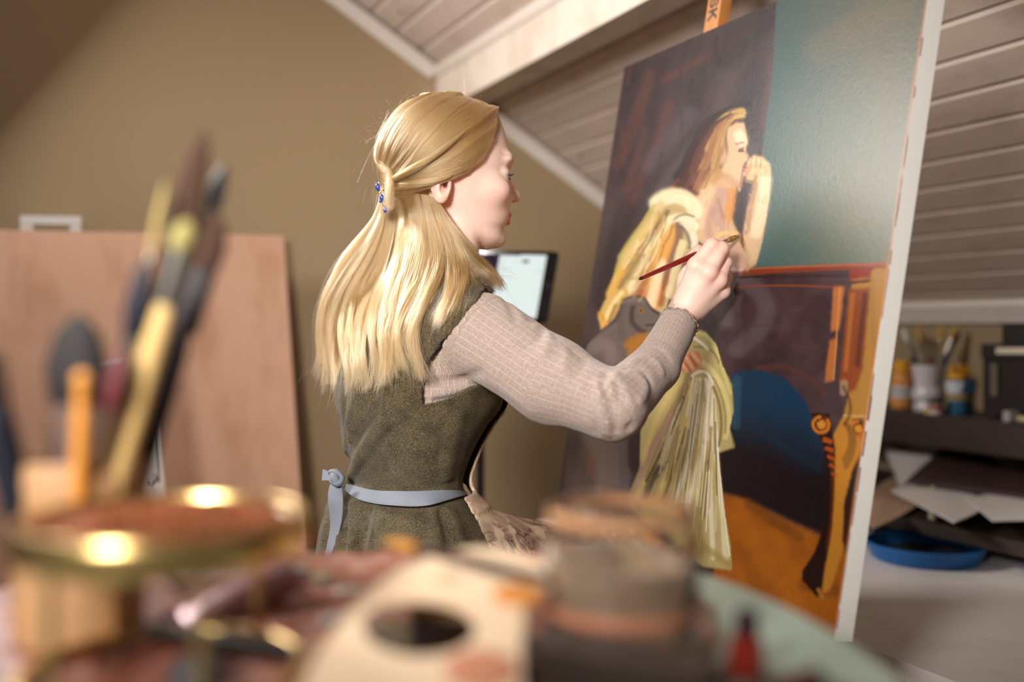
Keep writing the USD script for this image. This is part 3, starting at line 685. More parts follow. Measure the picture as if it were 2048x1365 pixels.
# easel: mast, two front legs, rear leg, ledge; the mast shows above the painting
M_easel = mat('easel_wood', L(178, 116, 56), 0.55, scale=14, amount=0.5, dark=L(146, 90, 40), stretch=(1, 1, 0.2))
M_ink = mat('stencil_ink', L(30, 28, 34), 0.6)
ec = (at(1434, 40, 1.0) - _o); kk = ((PT - en * 0.047 - _o) @ en) / (ec @ en); Etop = ec * kk + _o      # point of the mast just above the canvas edge
uc = (Etop - PT) @ eu                                                                  # its place along the canvas
upc = -ev
foot = Etop + ev * ((Etop[2] - 0.0) / -ev[2] * 1.0)
es = thing('easel', 'orange brown wooden artist easel holding the large painting', 'easel', (foot[0], foot[1], 0.0))
def ebar(p0, p1, w, t, name, wd=None):
    p0, p1 = np.asarray(p0, float), np.asarray(p1, float)
    d = p1 - p0; wd = eu if wd is None else wd; wdir = wd - d * (wd @ d) / (d @ d); wdir /= np.linalg.norm(wdir); td = np.cross(d, wdir); td /= np.linalg.norm(td)
    return obj(name, box_between(p0 - wdir * w / 2 - td * t / 2, wdir * w, td * t, d), M_easel, es, smooth=False)
MW = 0.030
lo_ = Etop + ev * ((Etop[2] - 0.02) / -ev[2])
ebar(lo_, Etop - ev * 0.22, 0.042, 0.020, 'mast')
mastp = es + '/mast'
for sgn in (-1, 1):
    top_ = PT + eu * (uc + sgn * 0.030) + ev * 0.25 - en * 0.05
    bt_ = PT + eu * (uc + sgn * 0.13) + ev * 1.0 - en * 0.05; d_ = bt_ - top_; d_ = d_ * ((top_[2] - 0.0) / -d_[2]); ebar(top_, top_ + d_, 0.034, 0.022, 'front_leg')
rl = PT + eu * uc + ev * 0.3 - en * 0.080
ebar(rl, np.array([rl[0], rl[1], 0]) - en * np.array([1, 1, 0]) * 0.10, 0.034, 0.024, 'rear_leg')
obj('ledge', box_between(PT + eu * (uc - 0.03) + ev * (CH + 0.002) - en * 0.04, eu * 0.24, ev * 0.022, en * 0.055), M_easel, es, smooth=False)
obj('top_clamp', rbox((0.05, 0.03, 0.04), 0.004), M_easel, es) if False else None
# stencilled writing running down the mast's front face
ang = Etop + en * 0.0172 - eu * 0.015
for txt, off in (('SK', -0.012),):
    tm = meshkit.text_mesh(txt, 0.024, 0.0006, bold=True)
    tm = xform(tm, [ev, eu, en * -1.0 if np.dot(np.cross(ev, eu), en) < 0 else en], Etop + en * 0.0102 - eu * 0.0125 - ev * 0.040)
    obj('stencil_lettering', tm, M_ink, es, label='black stencilled letters on the mast', smooth=False)
# ================================================================ THE PAINTER
Fb, Rb = np.array([0.866, 0.5, 0]), np.array([0.5, -0.866, 0])        # her forward and her right
# torso sections: pixel row, pixel column of the middle, half width (left-right), half depth
SEC = np.array([[500, 890, .050, .052], [545, 884, .062, .056], [575, 874, .105, .062], [600, 866, .148, .070], [640, 852, .165, .086], [720, 830, .157, .100], [800, 835, .150, .121],
                [850, 823, .145, .101], [900, 812, .134, .088], [965, 809, .124, .074], [1000, 807, .132, .086], [1050, 806, .156, .102], [1115, 808, .182, .116], [1180, 812, .200, .130], [1275, 815, .200, .140]], float)
SZ = HC + (CY - SEC[:, 0]) / FPX * 1.5; SX = (SEC[:, 1] - CX) / FPX * 1.5
_i = np.argsort(SZ)
from scipy.interpolate import PchipInterpolator
_cx, _a, _b = (PchipInterpolator(SZ[_i], q[_i]) for q in (SX, SEC[:, 2], SEC[:, 3]))
ZT0, ZT1 = SZ.min(), SZ.max()
def sd_torso(P, grow=0.0):
    z = np.clip(P[:, 2], ZT0, ZT1)
    c = np.stack([_cx(z), np.full(len(P), 1.5)], 1); d = P[:, :2] - c
    xf, xr = d @ Fb[:2], d @ Rb[:2]
    a, b = _a(z) + grow, _b(z) + grow
    # back flatter than the front: a slight groove along the spine
    q = np.sqrt((xf / b) ** 2 + (xr / a) ** 2) + 1e-9
    s = q * (q - 1) / (np.sqrt((xf / b ** 2) ** 2 + (xr / a ** 2) ** 2) + 1e-9)
    s = np.where(q < 0.3, np.minimum(s, -0.03), s) * 0.9
    return np.maximum(s, np.maximum(P[:, 2] - ZT1 - grow, ZT0 - grow - P[:, 2]))
HIP = at(812, 1150, 1.5)
def bp(f, r, z): return np.array([HIP[0], HIP[1], 0]) + Fb * f + Rb * r + np.array([0, 0, HC + z])
HIPR, HIPL = bp(0, .088, -.335), bp(0, -.088, -.335)
KNR, KNL = bp(.315, .095, -.455), bp(.315, -.075, -.455)
ANR, ANL = bp(.20, .10, -.865), bp(.19, -.08, -.865)
TOR, TOL = bp(.33, .11, -.92), bp(.32, -.09, -.92)
# right arm reaching for the canvas
SH, MU, EL = at(962, 670, 1.385), at(1105, 764, 1.33), at(1226, 814, 1.275)
FO, CU, WR = at(1310, 735, 1.355), at(1349, 668, 1.412), at(1368, 626, 1.428)
# left arm, hidden behind her, hand resting on the lap
SHL = np.array([SX[5], 1.5, 0]) - Rb * .135 + np.array([0, 0, HC + .0]) + Fb * .015
ELL = SHL + np.array([.0, .03, -.235]) - Fb * .005; WRL = bp(.10, -.20, -.335)
# ---- head
HO = at(903, 341, 1.50); hy = math.radians(14)
Hx, Hy, Hz = np.array([math.cos(hy), math.sin(hy), 0]), np.array([-math.sin(hy), math.cos(hy), 0]), np.array([0, 0, 1.0])
HM = np.stack([Hx, Hy, Hz])                        # rows: head axes in the world
def toh(P): return (P - HO) @ HM.T
def hw(q): return np.asarray(q, float) @ HM + HO
PXF = 1.0 / 1327 / math.cos(hy)
# rows of the profile: pixel row, front column (without nose), back column, half width
PRO = np.array([[193.5, 912, 886, .004], [196, 932, 862, .016], [201, 952, 840, .029], [212, 976, 814, .0465], [232, 994, 793, .061], [258, 1005, 781, .070], [285, 1012, 775, .0745], [312, 1018, 773, .0755],
                [330, 1019, 777, .0745], [350, 1014, 786, .0725], [372, 1015, 800, .0695], [395, 1016, 822, .066], [412, 1017, 843, .0625], [430, 1016, 862, .058], [446, 1011, 882, .053], [461, 1003, 900, .047],
                [476, 1004, 918, .040], [486, 999, 936, .031], [493, 988, 951, .020], [497, 978, 962, .010]], float)
pz = (341 - PRO[:, 0]) / 1327; pf = (PRO[:, 1] - 903) * PXF; pb = (PRO[:, 2] - 903) * PXF
o_ = np.argsort(pz)
_pf, _pb, _pw = (PchipInterpolator(pz[o_], q[o_]) for q in (pf, pb, PRO[:, 3]))
def sd_skull(q):
    z = np.clip(q[:, 2], pz.min(), pz.max())
    f, b, w = _pf(z), _pb(z), _pw(z)
    c, h = (f + b) / 2, (f - b) / 2
    x = q[:, 0] - c; y = q[:, 1]
    # face narrower in front than the back of the skull
    w = w * (1 - 0.10 * np.clip(x / h, -1, 1))
    g = ((np.abs(x) / h) ** 2.25 + (np.abs(y) / w) ** 2.25 + 1e-12) ** (1 / 2.25)
    gx, gy = (np.abs(x) / h) ** 1.25 / h, (np.abs(y) / w) ** 1.25 / w
    s = (g - 1) / (np.sqrt(gx ** 2 + gy ** 2) / np.maximum(g, 1e-3) ** 1.25 + 1e-9)
    s = np.where(g < 0.35, np.minimum(s, -0.02), s) * 0.8
    dz = np.maximum(q[:, 2] - pz.max(), pz.min() - q[:, 2])
    return np.where(dz > 0, np.sqrt(np.maximum(s, 0) ** 2 + dz ** 2), s)
NT = np.array([(1029.0 - 903) * PXF, 0, (341 - 391) / 1327])
EAR = np.array([-.030, .0, (341 - 378) / 1327])
EYE = np.array([(1004 - 903) * PXF - .0065, 0, (341 - 353) / 1327])
def sd_head(q):
    d = sd_skull(q)
    ay = np.abs(q[:, 1]); qs = np.stack([q[:, 0], ay, q[:, 2]], 1)
    near = d < 0.05
    r = d.copy()
    if near.any():
        p = qs[near]; e = d[near]
        e = smin(e, sd_ell(p, [.0785, .020, .016], [.0105, .027, .0075]), .012)                     # brow
        e = smin(e, sd_ell(p, [.056, .046, -.034], [.022, .018, .016]), .020)                    # cheekbone
        e = smax(e, -sd_ell(p, [EYE[0] + .0215, .034, EYE[2] + .001], [.0135, .019, .0105]), .014)     # eye socket
        e = smin(e, sd_ell(p, [EYE[0] - .0015, .031, EYE[2] + .0030], [.0122, .0165, .0080]), .007)      # upper lid
        e = smin(e, sd_ell(p, [EYE[0] - .0015, .031, EYE[2] - .0075], [.0110, .0150, .0060]), .005)     # lower lid
        e = smax(e, -sd_ell(p, [EYE[0] + .012, .031, EYE[2] - .0025], [.0100, .0135, .0019]), .002)  # lid slit
        e = smin(e, sd_seg(p, [NT[0] - .021, 0, EYE[2] + .010], NT + [-.001, 0, .004], .0060, .0082), .009)      # bridge
        e = smin(e, sd_ell(p, NT, [.0088, .0095, .0078]), .006)                                  # tip
        e = smin(e, sd_ell(p, NT + [-.0135, .0115, -.0035], [.0090, .0060, .0068]), .004)          # wing
        e = smax(e, -sd_ell(p, NT + [-.0075, .0062, -.0098], [.0050, .0026, .0030]), .0015)         # nostril
        e = smin(e, sd_ell(p, [(1011.5 - 903) * PXF, 0, (341 - 428.5) / 1327], [.0078, .0215, .0052]), .003)    # upper lip
        e = smin(e, sd_ell(p, [(1009 - 903) * PXF, 0, (341 - 442.5) / 1327], [.0080, .0205, .0058]), .003)    # lower lip
        e = smax(e, -sd_seg(p, [(1016 - 903) * PXF + .001, 0, (341 - 435.2) / 1327], [(1004 - 903) * PXF, .024, (341 - 436.5) / 1327], .0010, .0010), .0016)
        e = smin(e, sd_ell(p, [(1000 - 903) * PXF - .006, 0, (341 - 478) / 1327], [.0125, .016, .012]), .012)      # chin
        # ear
        c = np.array([EAR[0], .0735, EAR[2]]); ax = [[.93, .36, .10], [-.36, .93, 0], [-.10, 0, 1]]
        k = sd_ell(p, c, [.0165, .0075, .0285], ax)
        k = smin(k, sd_ell(p, c + [.001, .000, -.022], [.0090, .0060, .0100]), .006)
        k = smax(k, -sd_ell(p, c + [.0030, .0075, .001], [.0098, .0055, .0195], ax), .003)
        k = smin(k, sd_seg(p, c + [-.004, .0045, -.012], c + [.001, .0055, .016], .0028, .0024), .003)
        k = smax(k, -sd_ell(p, c + [.0075, .0050, -.004], [.0042, .0090, .0065]), .002)
        k = smin(k, sd_ell(p, c + [.0125, .0025, -.005], [.0035, .0035, .006]), .003)
        e = smin(e, k, .003)
        r[near] = e
    return r
NK0, NK1 = at(874, 575, 1.495), at(897, 445, 1.497)
def sd_neck(P): return smin(sd_seg(P, NK0, NK1, .056, .047), sd_seg(P, at(905, 600, 1.47), at(925, 470, 1.475), .026, .022), .02)

# ---- right hand holding the brush (dorsal side to the camera)
Hd = dict(
    mcp=[at(1393, 532, 1.408), at(1417, 545, 1.401), at(1437, 561, 1.409), at(1445, 583, 1.424)],
    pip=[at(1424, 491, 1.412), at(1443, 498, 1.413), at(1450, 527, 1.424), at(1452, 556, 1.437)],
    dip=[at(1430, 500, 1.437), at(1447, 507, 1.440), at(1448, 533, 1.448), at(1449, 562, 1.457)],
    tip=[at(1418, 508, 1.449), at(1434, 514, 1.452), at(1436, 541, 1.457), at(1438, 566, 1.463)])
FR = [(.0122, .0102, .0088, .0078), (.0122, .0102, .0088, .0080), (.0115, .0098, .0084, .0076), (.0102, .0086, .0074, .0066)]
TH_ = [at(1368, 600, 1.442), at(1372, 560, 1.455), at(1381, 523, 1.458), at(1397, 501, 1.450)]
TR_ = (.0145, .0125, .0105, .0086)
def sd_hand(P):
    d = sd_seg(P, WR, at(1392, 586, 1.426), .0235, .0225)
    for i in range(4):                                             # metacarpals make the back of the hand
        w0 = WR + (at(1392, 596, 1.424) - WR) * 0.6 + (Hd['mcp'][i] - at(1420, 555, 1.41)) * 0.45
        d = smin(d, sd_seg(P, w0, Hd['mcp'][i], .0150, FR[i][0] * 1.02), .010)
    d = smin(d, sd_ell(P, at(1404, 575, 1.432), [.024, .015, .027]), .012)           # palm
    th = sd_seg(P, TH_[0], TH_[1], TR_[0], TR_[1])
    th = smin(th, sd_seg(P, TH_[1], TH_[2], TR_[1], TR_[2]), .004); th = smin(th, sd_seg(P, TH_[2], TH_[3], TR_[2], TR_[3]), .003)
    d = smin(d, th, .006)
    for i in range(4):
        m, p, q, t = (Hd[k][i] for k in ('mcp', 'pip', 'dip', 'tip')); r = FR[i]
        f = sd_seg(P, m, p, r[0], r[1]); f = smin(f, sd_seg(P, p, q, r[1], r[2]), .003); f = smin(f, sd_seg(P, q, t, r[2], r[3]), .003)
        f = smin(f, np.linalg.norm(P - p, axis=1) - r[1] * 1.05, .002)
        d = smin(d, f, .0035)
        d = smin(d, np.linalg.norm(P - m, axis=1) - r[0] * 1.06, .004)
    return d
# left hand resting on the lap, fingers a little curled
def sd_handl(P):
    c = WRL + Fb * .055 + np.array([0, 0, -.012])
    d = sd_ell(P, c, [.045, .036, .014], np.stack([Fb, Rb, [0, 0, 1]]))
    for i, (r, l) in enumerate(((-.027, .058), (-.009, .072), (.010, .076), (.028, .068))):
        b = c + Fb * .036 + Rb * r; m = b + Fb * l * .5 + np.array([0, 0, .004]); e = b + Fb * l * .9 + np.array([0, 0, -.014])
        d = smin(d, smin(sd_seg(P, b, m, .0098, .009), sd_seg(P, m, e, .009, .0072), .003), .004)
    t0 = c - Fb * .015 + Rb * .03; d = smin(d, smin(sd_seg(P, t0, t0 + Fb * .035 + Rb * .022, .012, .010), sd_seg(P, t0 + Fb * .035 + Rb * .022, t0 + Fb * .062 + Rb * .02, .010, .008), .003), .006)
    return d
def sd_arm(P, g=0.0):
    d = smin(sd_seg(P, SH, MU, .050 + g, .043 + g), sd_seg(P, MU, EL, .043 + g, .035 + g), .02)
    d = smin(d, smin(sd_seg(P, EL, FO, .034 + g, .028 + g), sd_seg(P, FO, WR, .028 + g, .0225 + g), .01), .012)
    return d
def sd_arml(P, g=0.0):
    return smin(sd_seg(P, SHL, ELL, .048 + g, .037 + g), sd_seg(P, ELL, WRL, .036 + g, .024 + g), .015)
def sd_body(P):
    d = np.full(len(P), 1.0)
    q = toh(P)
    d = sd_torso(P, -.022)
    d = smin(d, sd_neck(P), .03)
    nh = np.linalg.norm(q, axis=1) < .22
    if nh.any():
        h = np.full(len(P), 1.0); h[nh] = sd_head(q[nh]); d = np.where(nh, smin(d, h, .010), d)
    d = smin(d, sd_arm(P), .03); d = smin(d, sd_arml(P), .03)
    n2 = np.linalg.norm(P - at(1405, 560, 1.43), axis=1) < .12
    if n2.any(): d[n2] = smin(d[n2], sd_hand(P[n2]), .006)
    n2 = np.linalg.norm(P - WRL - Fb * .06, axis=1) < .18
    if n2.any(): d[n2] = smin(d[n2], sd_handl(P[n2]), .006)
    for h, k, a, t in ((HIPR, KNR, ANR, TOR), (HIPL, KNL, ANL, TOL)):
        l = smin(sd_seg(P, h, k, .072, .054), sd_seg(P, k, a, .052, .034), .02)
        l = smin(l, smin(sd_seg(P, a, t, .032, .024), sd_seg(P, a + [0, 0, -.03], t, .03, .024), .01), .015)
        d = smin(d, l, .03)
    return d
def fix(m):
    m.remove_unreferenced_vertices(); return m
def soft(m, n):
    """Taubin smoothing over the mesh's own edges"""
    if not n: return m
    from scipy.sparse import coo_matrix, diags
    f = m.faces; e = np.vstack([f[:, [0, 1]], f[:, [1, 2]], f[:, [2, 0]]]); k = len(m.vertices)
    A = coo_matrix((np.ones(2 * len(e)), (np.r_[e[:, 0], e[:, 1]], np.r_[e[:, 1], e[:, 0]])), shape=(k, k)).tocsr(); A.data[:] = 1
    dg = np.asarray(A.sum(1)).ravel(); W = diags(1 / np.maximum(dg, 1)) @ A; v = np.array(m.vertices); on = (dg > 2)[:, None]
    for i in range(n):
        v = v + np.where(on, .5 * (W @ v - v), 0); v = v - np.where(on, .52 * (W @ v - v), 0)
    m.vertices = v
    return m
def two_res(fn, lo, hi, h, boxes, sm=0):
    """mesh fn coarsely, then move the vertices in the fine boxes: replaced by a finer mesh, its border stitched by overlapping 2 mm"""
    co = soft(surf(fn, lo, hi, h), sm)
    c = co.triangles_center; keep = np.ones(len(c), bool); ms = []
    for b0, b1, hf in boxes:
        b0, b1 = np.array(b0), np.array(b1)
        keep &= ~((c > b0 + h) & (c < b1 - h)).all(1)
        fm = soft(surf(fn, b0 - .008, b1 + .008, hf), sm)
        cc = fm.triangles_center; fm.update_faces(((cc > b0 + .001) & (cc < b1 - .001)).all(1)); ms.append(fm)
    co.update_faces(keep)
    return fix(trimesh.util.concatenate([co] + ms))
hb0, hb1 = HO - [.13, .13, .150], HO + [.14, .13, .125]
gb0, gb1 = at(1340, 650, 1.40) - [0, .05, .0], at(1470, 450, 1.40) + [0.012, .09, .0]
body = two_res(sd_body, [-.45, 1.12, -.02], [.50, 2.0, HC + .25], .0085, [(hb0, hb1, .0023), (gb0, gb1, .0016)], 3)
v = np.asarray(body.vertices); q = toh(v)
sk = np.tile(lin((232, 196, 180)) * 1.0, (len(v), 1))
def tint(w, c):
    global sk
    w = np.clip(w, 0, 1)[:, None]; sk = sk * (1 - w) + lin(c) * w
nz_ = meshkit.fbm(v * 60, 3, 5)
tint((nz_ - .5) * .5, (222, 150, 130))
hd_ = np.linalg.norm(q, axis=1) < .2
G = lambda c, r: np.exp(-(((q - np.asarray(c)) / np.asarray(r)) ** 2).sum(1)) * hd_
qa = q.copy(); q = np.stack([q[:, 0], np.abs(q[:, 1]), q[:, 2]], 1)
tint(G([.045, .055, -.045], [.03, .03, .022]) * .22, (226, 146, 132))                # cheek
tint(G(NT, [.012, .012, .012]) * .28, (224, 140, 126))
tint(G([EAR[0], .075, EAR[2]], [.022, .012, .030]) * .55, (214, 120, 102))
tint(G([EAR[0] + .0075, .073, EAR[2] - .004], [.006, .007, .008]) * .9, (96, 34, 26))
tint(G(NT + [-.0075, .0062, -.0095], [.0042, .0026, .0026]) * 1.2, (92, 30, 26))
lu = np.clip(1.4 - (np.abs(q[:, 2] - (341 - 429.5) / 1327) / .0040) ** 3, 0, 1) * (q[:, 1] < .0235) * np.clip((q[:, 0] - .064) / .003, 0, 1) * hd_
ll = np.clip(1.4 - (np.abs(q[:, 2] - (341 - 442.0) / 1327) / .0046) ** 3, 0, 1) * (q[:, 1] < .0215) * np.clip((q[:, 0] - .062) / .003, 0, 1) * hd_
tint(np.maximum(lu, ll) * .9, (206, 62, 74))
tint(G([EYE[0] + .008, .031, EYE[2] + .010], [.012, .016, .004]) * .25, (190, 130, 112))
tint(np.exp(-((q[:, 2] - (341 - 322) / 1327 - .006 * (q[:, 1] - .035) / .02) / .0028) ** 2) * (q[:, 1] > .012) * (q[:, 1] < .052) * (q[:, 0] > .05) * hd_ * .45, (164, 118, 84))
for i in range(4):
    for k, w in (('mcp', .40), ('pip', .45), ('tip', .4)):
        tint(np.exp(-(np.linalg.norm(v - Hd[k][i], axis=1) / .013) ** 2) * w, (222, 140, 122))
tint(np.exp(-(np.linalg.norm(v - TH_[3], axis=1) / .014) ** 2) * .6, (226, 128, 112))
M_skin = usdkit.material(stage, '/World/Looks/skin', {'a': ('attribute', {'attribute': 'pcol'}), 'tc': ('texture_coordinate', {}), 'n': ('noise_texture', {'scale': 700.0, 'detail': 3.0}), 'b': ('bump', {'strength': 0.12, 'distance': 0.0006}),
    'p': ('principled_bsdf', {'roughness': 0.47, 'subsurface_weight': 0.35, 'subsurface_radius': (1.0, 0.35, 0.2), 'subsurface_scale': 0.004, 'specular_ior_level': 0.4})},
    [('a.color', 'p.base_color'), ('tc.object', 'n.vector'), ('n.fac', 'b.height'), ('b.normal', 'p.normal')], surface='p.BSDF')
ps = thing('person', 'blonde person in a green tweed dress and mauve blouse, painting with raised arm', 'person', (HIP[0], HIP[1], 0.0))
obj('body', body, M_skin, ps, smooth=True, prim={'pcol': sk})
M_eye = mat('eye_white', L(226, 222, 218), 0.15); M_iris = mat('iris', L(70, 84, 92), 0.1)
for s_ in (-1, 1):
    c = hw([EYE[0] - .001, s_ * .031, EYE[2] - .001])
    e = trimesh.creation.icosphere(subdivisions=3, radius=.0112); e.apply_translation(c)
    ep = obj('eye', e, M_eye, ps, smooth=True)
    ic = trimesh.creation.icosphere(subdivisions=2, radius=1.0)
    gz = Hx * .97 - Hz * .18 + Hy * 0.02; gz /= np.linalg.norm(gz); fx, fy, fz = frame_of(gz)
    ic = xform(trimesh.Trimesh(ic.vertices * [.0052, .0052, .0022], ic.faces), [fx, fy, fz], c + gz * .0098)
    obj('iris', ic, M_iris, ep, smooth=True)
def curves(name, groups, width, m, parent, **kw):
    path = parent + '/' + numbered(parent, name)
    base = LOC.get(parent, np.zeros(3)); LOC[path] = base
    c = UsdGeom.BasisCurves.Define(stage, path)
    c.CreateTypeAttr('linear'); c.CreateCurveVertexCountsAttr(Vt.IntArray.FromNumpy(np.array([len(g) for g in groups], np.int32)))
    c.CreatePointsAttr(Vt.Vec3fArray.FromNumpy((np.vstack(groups) - base).astype(np.float32)))
    w = np.concatenate([np.asarray(width(len(g)) if callable(width) else np.full(len(g), width)) for g in groups])
    c.CreateWidthsAttr(Vt.FloatArray.FromNumpy(w.astype(np.float32))); c.SetWidthsInterpolation('vertex')
    UsdShade.MaterialBindingAPI.Apply(c.GetPrim()).Bind(m)
    tag(c, **kw); return path
M_lash = mat('lash', L(38, 28, 26), 0.6)
rs = np.random.RandomState(3); la = []
for s_ in (-1, 1):
    for k in range(46):
        t = rs.uniform(-1, 1); b = np.array([EYE[0] + .0098 - .0055 * t * t, s_ * (.031 + .0135 * t), EYE[2] + .0002 - .001 * t * t])
        d = np.array([.0085 - .002 * abs(t), s_ * .005 * t, .0005]) * rs.uniform(.8, 1.1)
        d = d * .8; la.append(np.array([hw(b), hw(b + d * .5 + [0, 0, -.0010]), hw(b + d + [0, 0, .0006])]))
    for k in range(20):
        t = rs.uniform(-1, 1); b = np.array([EYE[0] + .0085 - .0055 * t * t, s_ * (.031 + .0125 * t), EYE[2] - .0045])
        la.append(np.array([hw(b), hw(b + [.0035, s_ * .002 * t, -.0018])]))
curves('eyelashes', la, .00034, M_lash, ps, label='dark mascaraed eyelashes')

# ---- creases: 3-D polylines on the cloth that lift or sink it
def crease_field(P, lines):
    out = np.zeros(len(P))
    for pts, amp, w in lines:
        bb = ((P > pts.min(0) - 3 * w) & (P < pts.max(0) + 3 * w)).all(1)
        if not bb.any(): continue
        X = P[bb]; d = np.full(len(X), 1e9)
        for a, b in zip(pts[:-1], pts[1:]):
            ab = b - a; t = np.clip((X - a) @ ab / (ab @ ab + 1e-12), 0, 1)
            d = np.minimum(d, np.linalg.norm(X - a - t[:, None] * ab, axis=1))
        out[bb] += amp * np.exp(-(d / w) ** 2)
    return out
def on_cloth(fn, px, n=14):
    p = spline(np.asarray(px, float), n)
    return march(fn, p[:, 0], p[:, 1])[0]
# ---- blouse
def sleeve(P, g=0.0):
    d = smin(sd_seg(P, SH, MU, .060 + g, .054 + g), sd_seg(P, MU, EL, .054 + g, .0435 + g), .02)
    d = smin(d, smin(sd_seg(P, EL, FO, .0425 + g, .0325 + g), sd_seg(P, FO, WR, .0315 + g, .0262 + g), .01), .010)
    return d
def blouse0(P):
    d = smin(sd_torso(P, -.013), sleeve(P), .022)
    d = smin(d, sd_arml(P, .008), .02)
    return d
BL = []
for px, a, w in (([(1000, 585), (1012, 600), (1030, 640)], -.0025, .006), ([(1062, 640), (1085, 660), (1050, 690)], -.0035, .006), ([(1075, 652), (1096, 672), (1090, 700)], .0035, .006),
                 ([(1150, 705), (1165, 716), (1150, 745)], -.003, .006), ([(1105, 690), (1130, 705), (1125, 740)], .003, .007),
                 ([(1212, 752), (1232, 768), (1238, 800)], -.007, .006), ([(1225, 757), (1262, 745), (1285, 760), (1280, 800)], .005, .007), ([(1222, 768), (1250, 790), (1262, 840)], .005, .006),
                 ([(1205, 770), (1222, 810), (1232, 862)], -.004, .005), ([(1195, 772), (1206, 815), (1214, 868)], .0035, .006), ([(1240, 748), (1275, 735), (1300, 765)], -.004, .005),
                 ([(1262, 726), (1300, 715), (1325, 745)], .003, .006), ([(1276, 700), (1310, 695), (1338, 720)], -.002, .005), ([(1180, 780), (1188, 820), (1190, 866)], -.003, .005),
                 ([(868, 790), (905, 785), (950, 770)], .004, .007), ([(870, 805), (910, 796), (962, 778)], -.004, .006), ([(880, 765), (920, 760), (960, 745)], -.004, .007), ([(990, 770), (1020, 790), (1060, 822)], .002, .01),
                 ([(1245, 795), (1262, 825), (1258, 858)], -.005, .005)):
    BL.append((on_cloth(blouse0, px), a, w))
fa = (WR - FO) / np.linalg.norm(WR - FO); fu, fv, _ = frame_of(fa)
def blouse(P):
    d = blouse0(P) - crease_field(P, BL)
    nr = np.abs(d) < .03
    if nr.any():
        X = P[nr]; e = d[nr]
        e = e - .0035 * (meshkit.fbm(X * 26, 2, 8) - .5)
        e = np.maximum(e, -(e + .0036)) if False else e
        d[nr] = e
    # scalloped cuff, neck opening, lower hem under the dress, left cuff
    ang = np.arctan2((P - CU) @ fv, (P - CU) @ fu)
    cut = (P - CU) @ fa - .012 - .0038 * np.abs(np.sin(ang * 3.5)) * 1.0
    lc = np.linalg.norm(P - CU, axis=1) < .09
    d = np.where(lc, np.maximum(d, cut), d)
    beyond = ((P - CU) @ fa > .05) & (np.linalg.norm(P - CU, axis=1) < .25)
    d = np.where(beyond, np.maximum(d, .02), d)
    d = np.maximum(d, (HC - .22) - P[:, 2])
    nk = sd_neck(P) - .012; d = np.maximum(d, np.maximum(-nk, -(P[:, 2] - 0)) if False else -nk)
    lw = np.linalg.norm(P - WRL, axis=1) - .03
    return np.maximum(d, -lw)
def hollow_cuff(P):
    return np.maximum(blouse(P), -np.where(((P - CU) @ fa > .002) & (np.linalg.norm(P - CU, axis=1) < .07), smin(sd_arm(P, .0004), sd_hand(P), .004), 1.0))
bl_lo, bl_hi = [-.34, 1.16, HC - .24], [.30, 1.78, HC + .08]
blm = two_res(hollow_cuff, bl_lo, bl_hi, .0062, [([-.115, 1.20, HC - .165], [.285, 1.50, HC + .065], .0026)], 6)
bv = np.asarray(blm.vertices)
# knit coordinates: around and along the sleeve (or the torso)
chain = [SH - (MU - SH) * .6, SH, MU, EL, FO, WR]; acc = 0; best = np.full(len(bv), 1e9); kc = np.zeros((len(bv), 3))
ref = np.array([0, -1.0, 0])
rng_ = []
for a, b in zip(chain[1:-1], chain[2:]):
    ax = (b - a) / np.linalg.norm(b - a); t = (bv - a) @ ax; Lh = np.linalg.norm(b - a)
    tc_ = np.clip(t, 0, Lh); d = np.linalg.norm(bv - a - tc_[:, None] * ax, axis=1)
    x = ref - ax * (ref @ ax); x /= np.linalg.norm(x); y = np.cross(ax, x)
    th = np.arctan2((bv - a) @ y, (bv - a) @ x)
    m = d < best
    kc[m] = np.stack([th * .045, acc + t, np.ones(len(t))], 1)[m]; best[m] = d[m]; acc += Lh
tor = (sd_torso(bv, -.013) < .006) & (best > .050) | (((bv - SH) @ ((MU - SH) / np.linalg.norm(MU - SH))) < .0)
kc[tor] = np.stack([(bv[tor] - SH) @ Fb, bv[tor][:, 2] * 1.0, np.zeros(tor.sum())], 1)
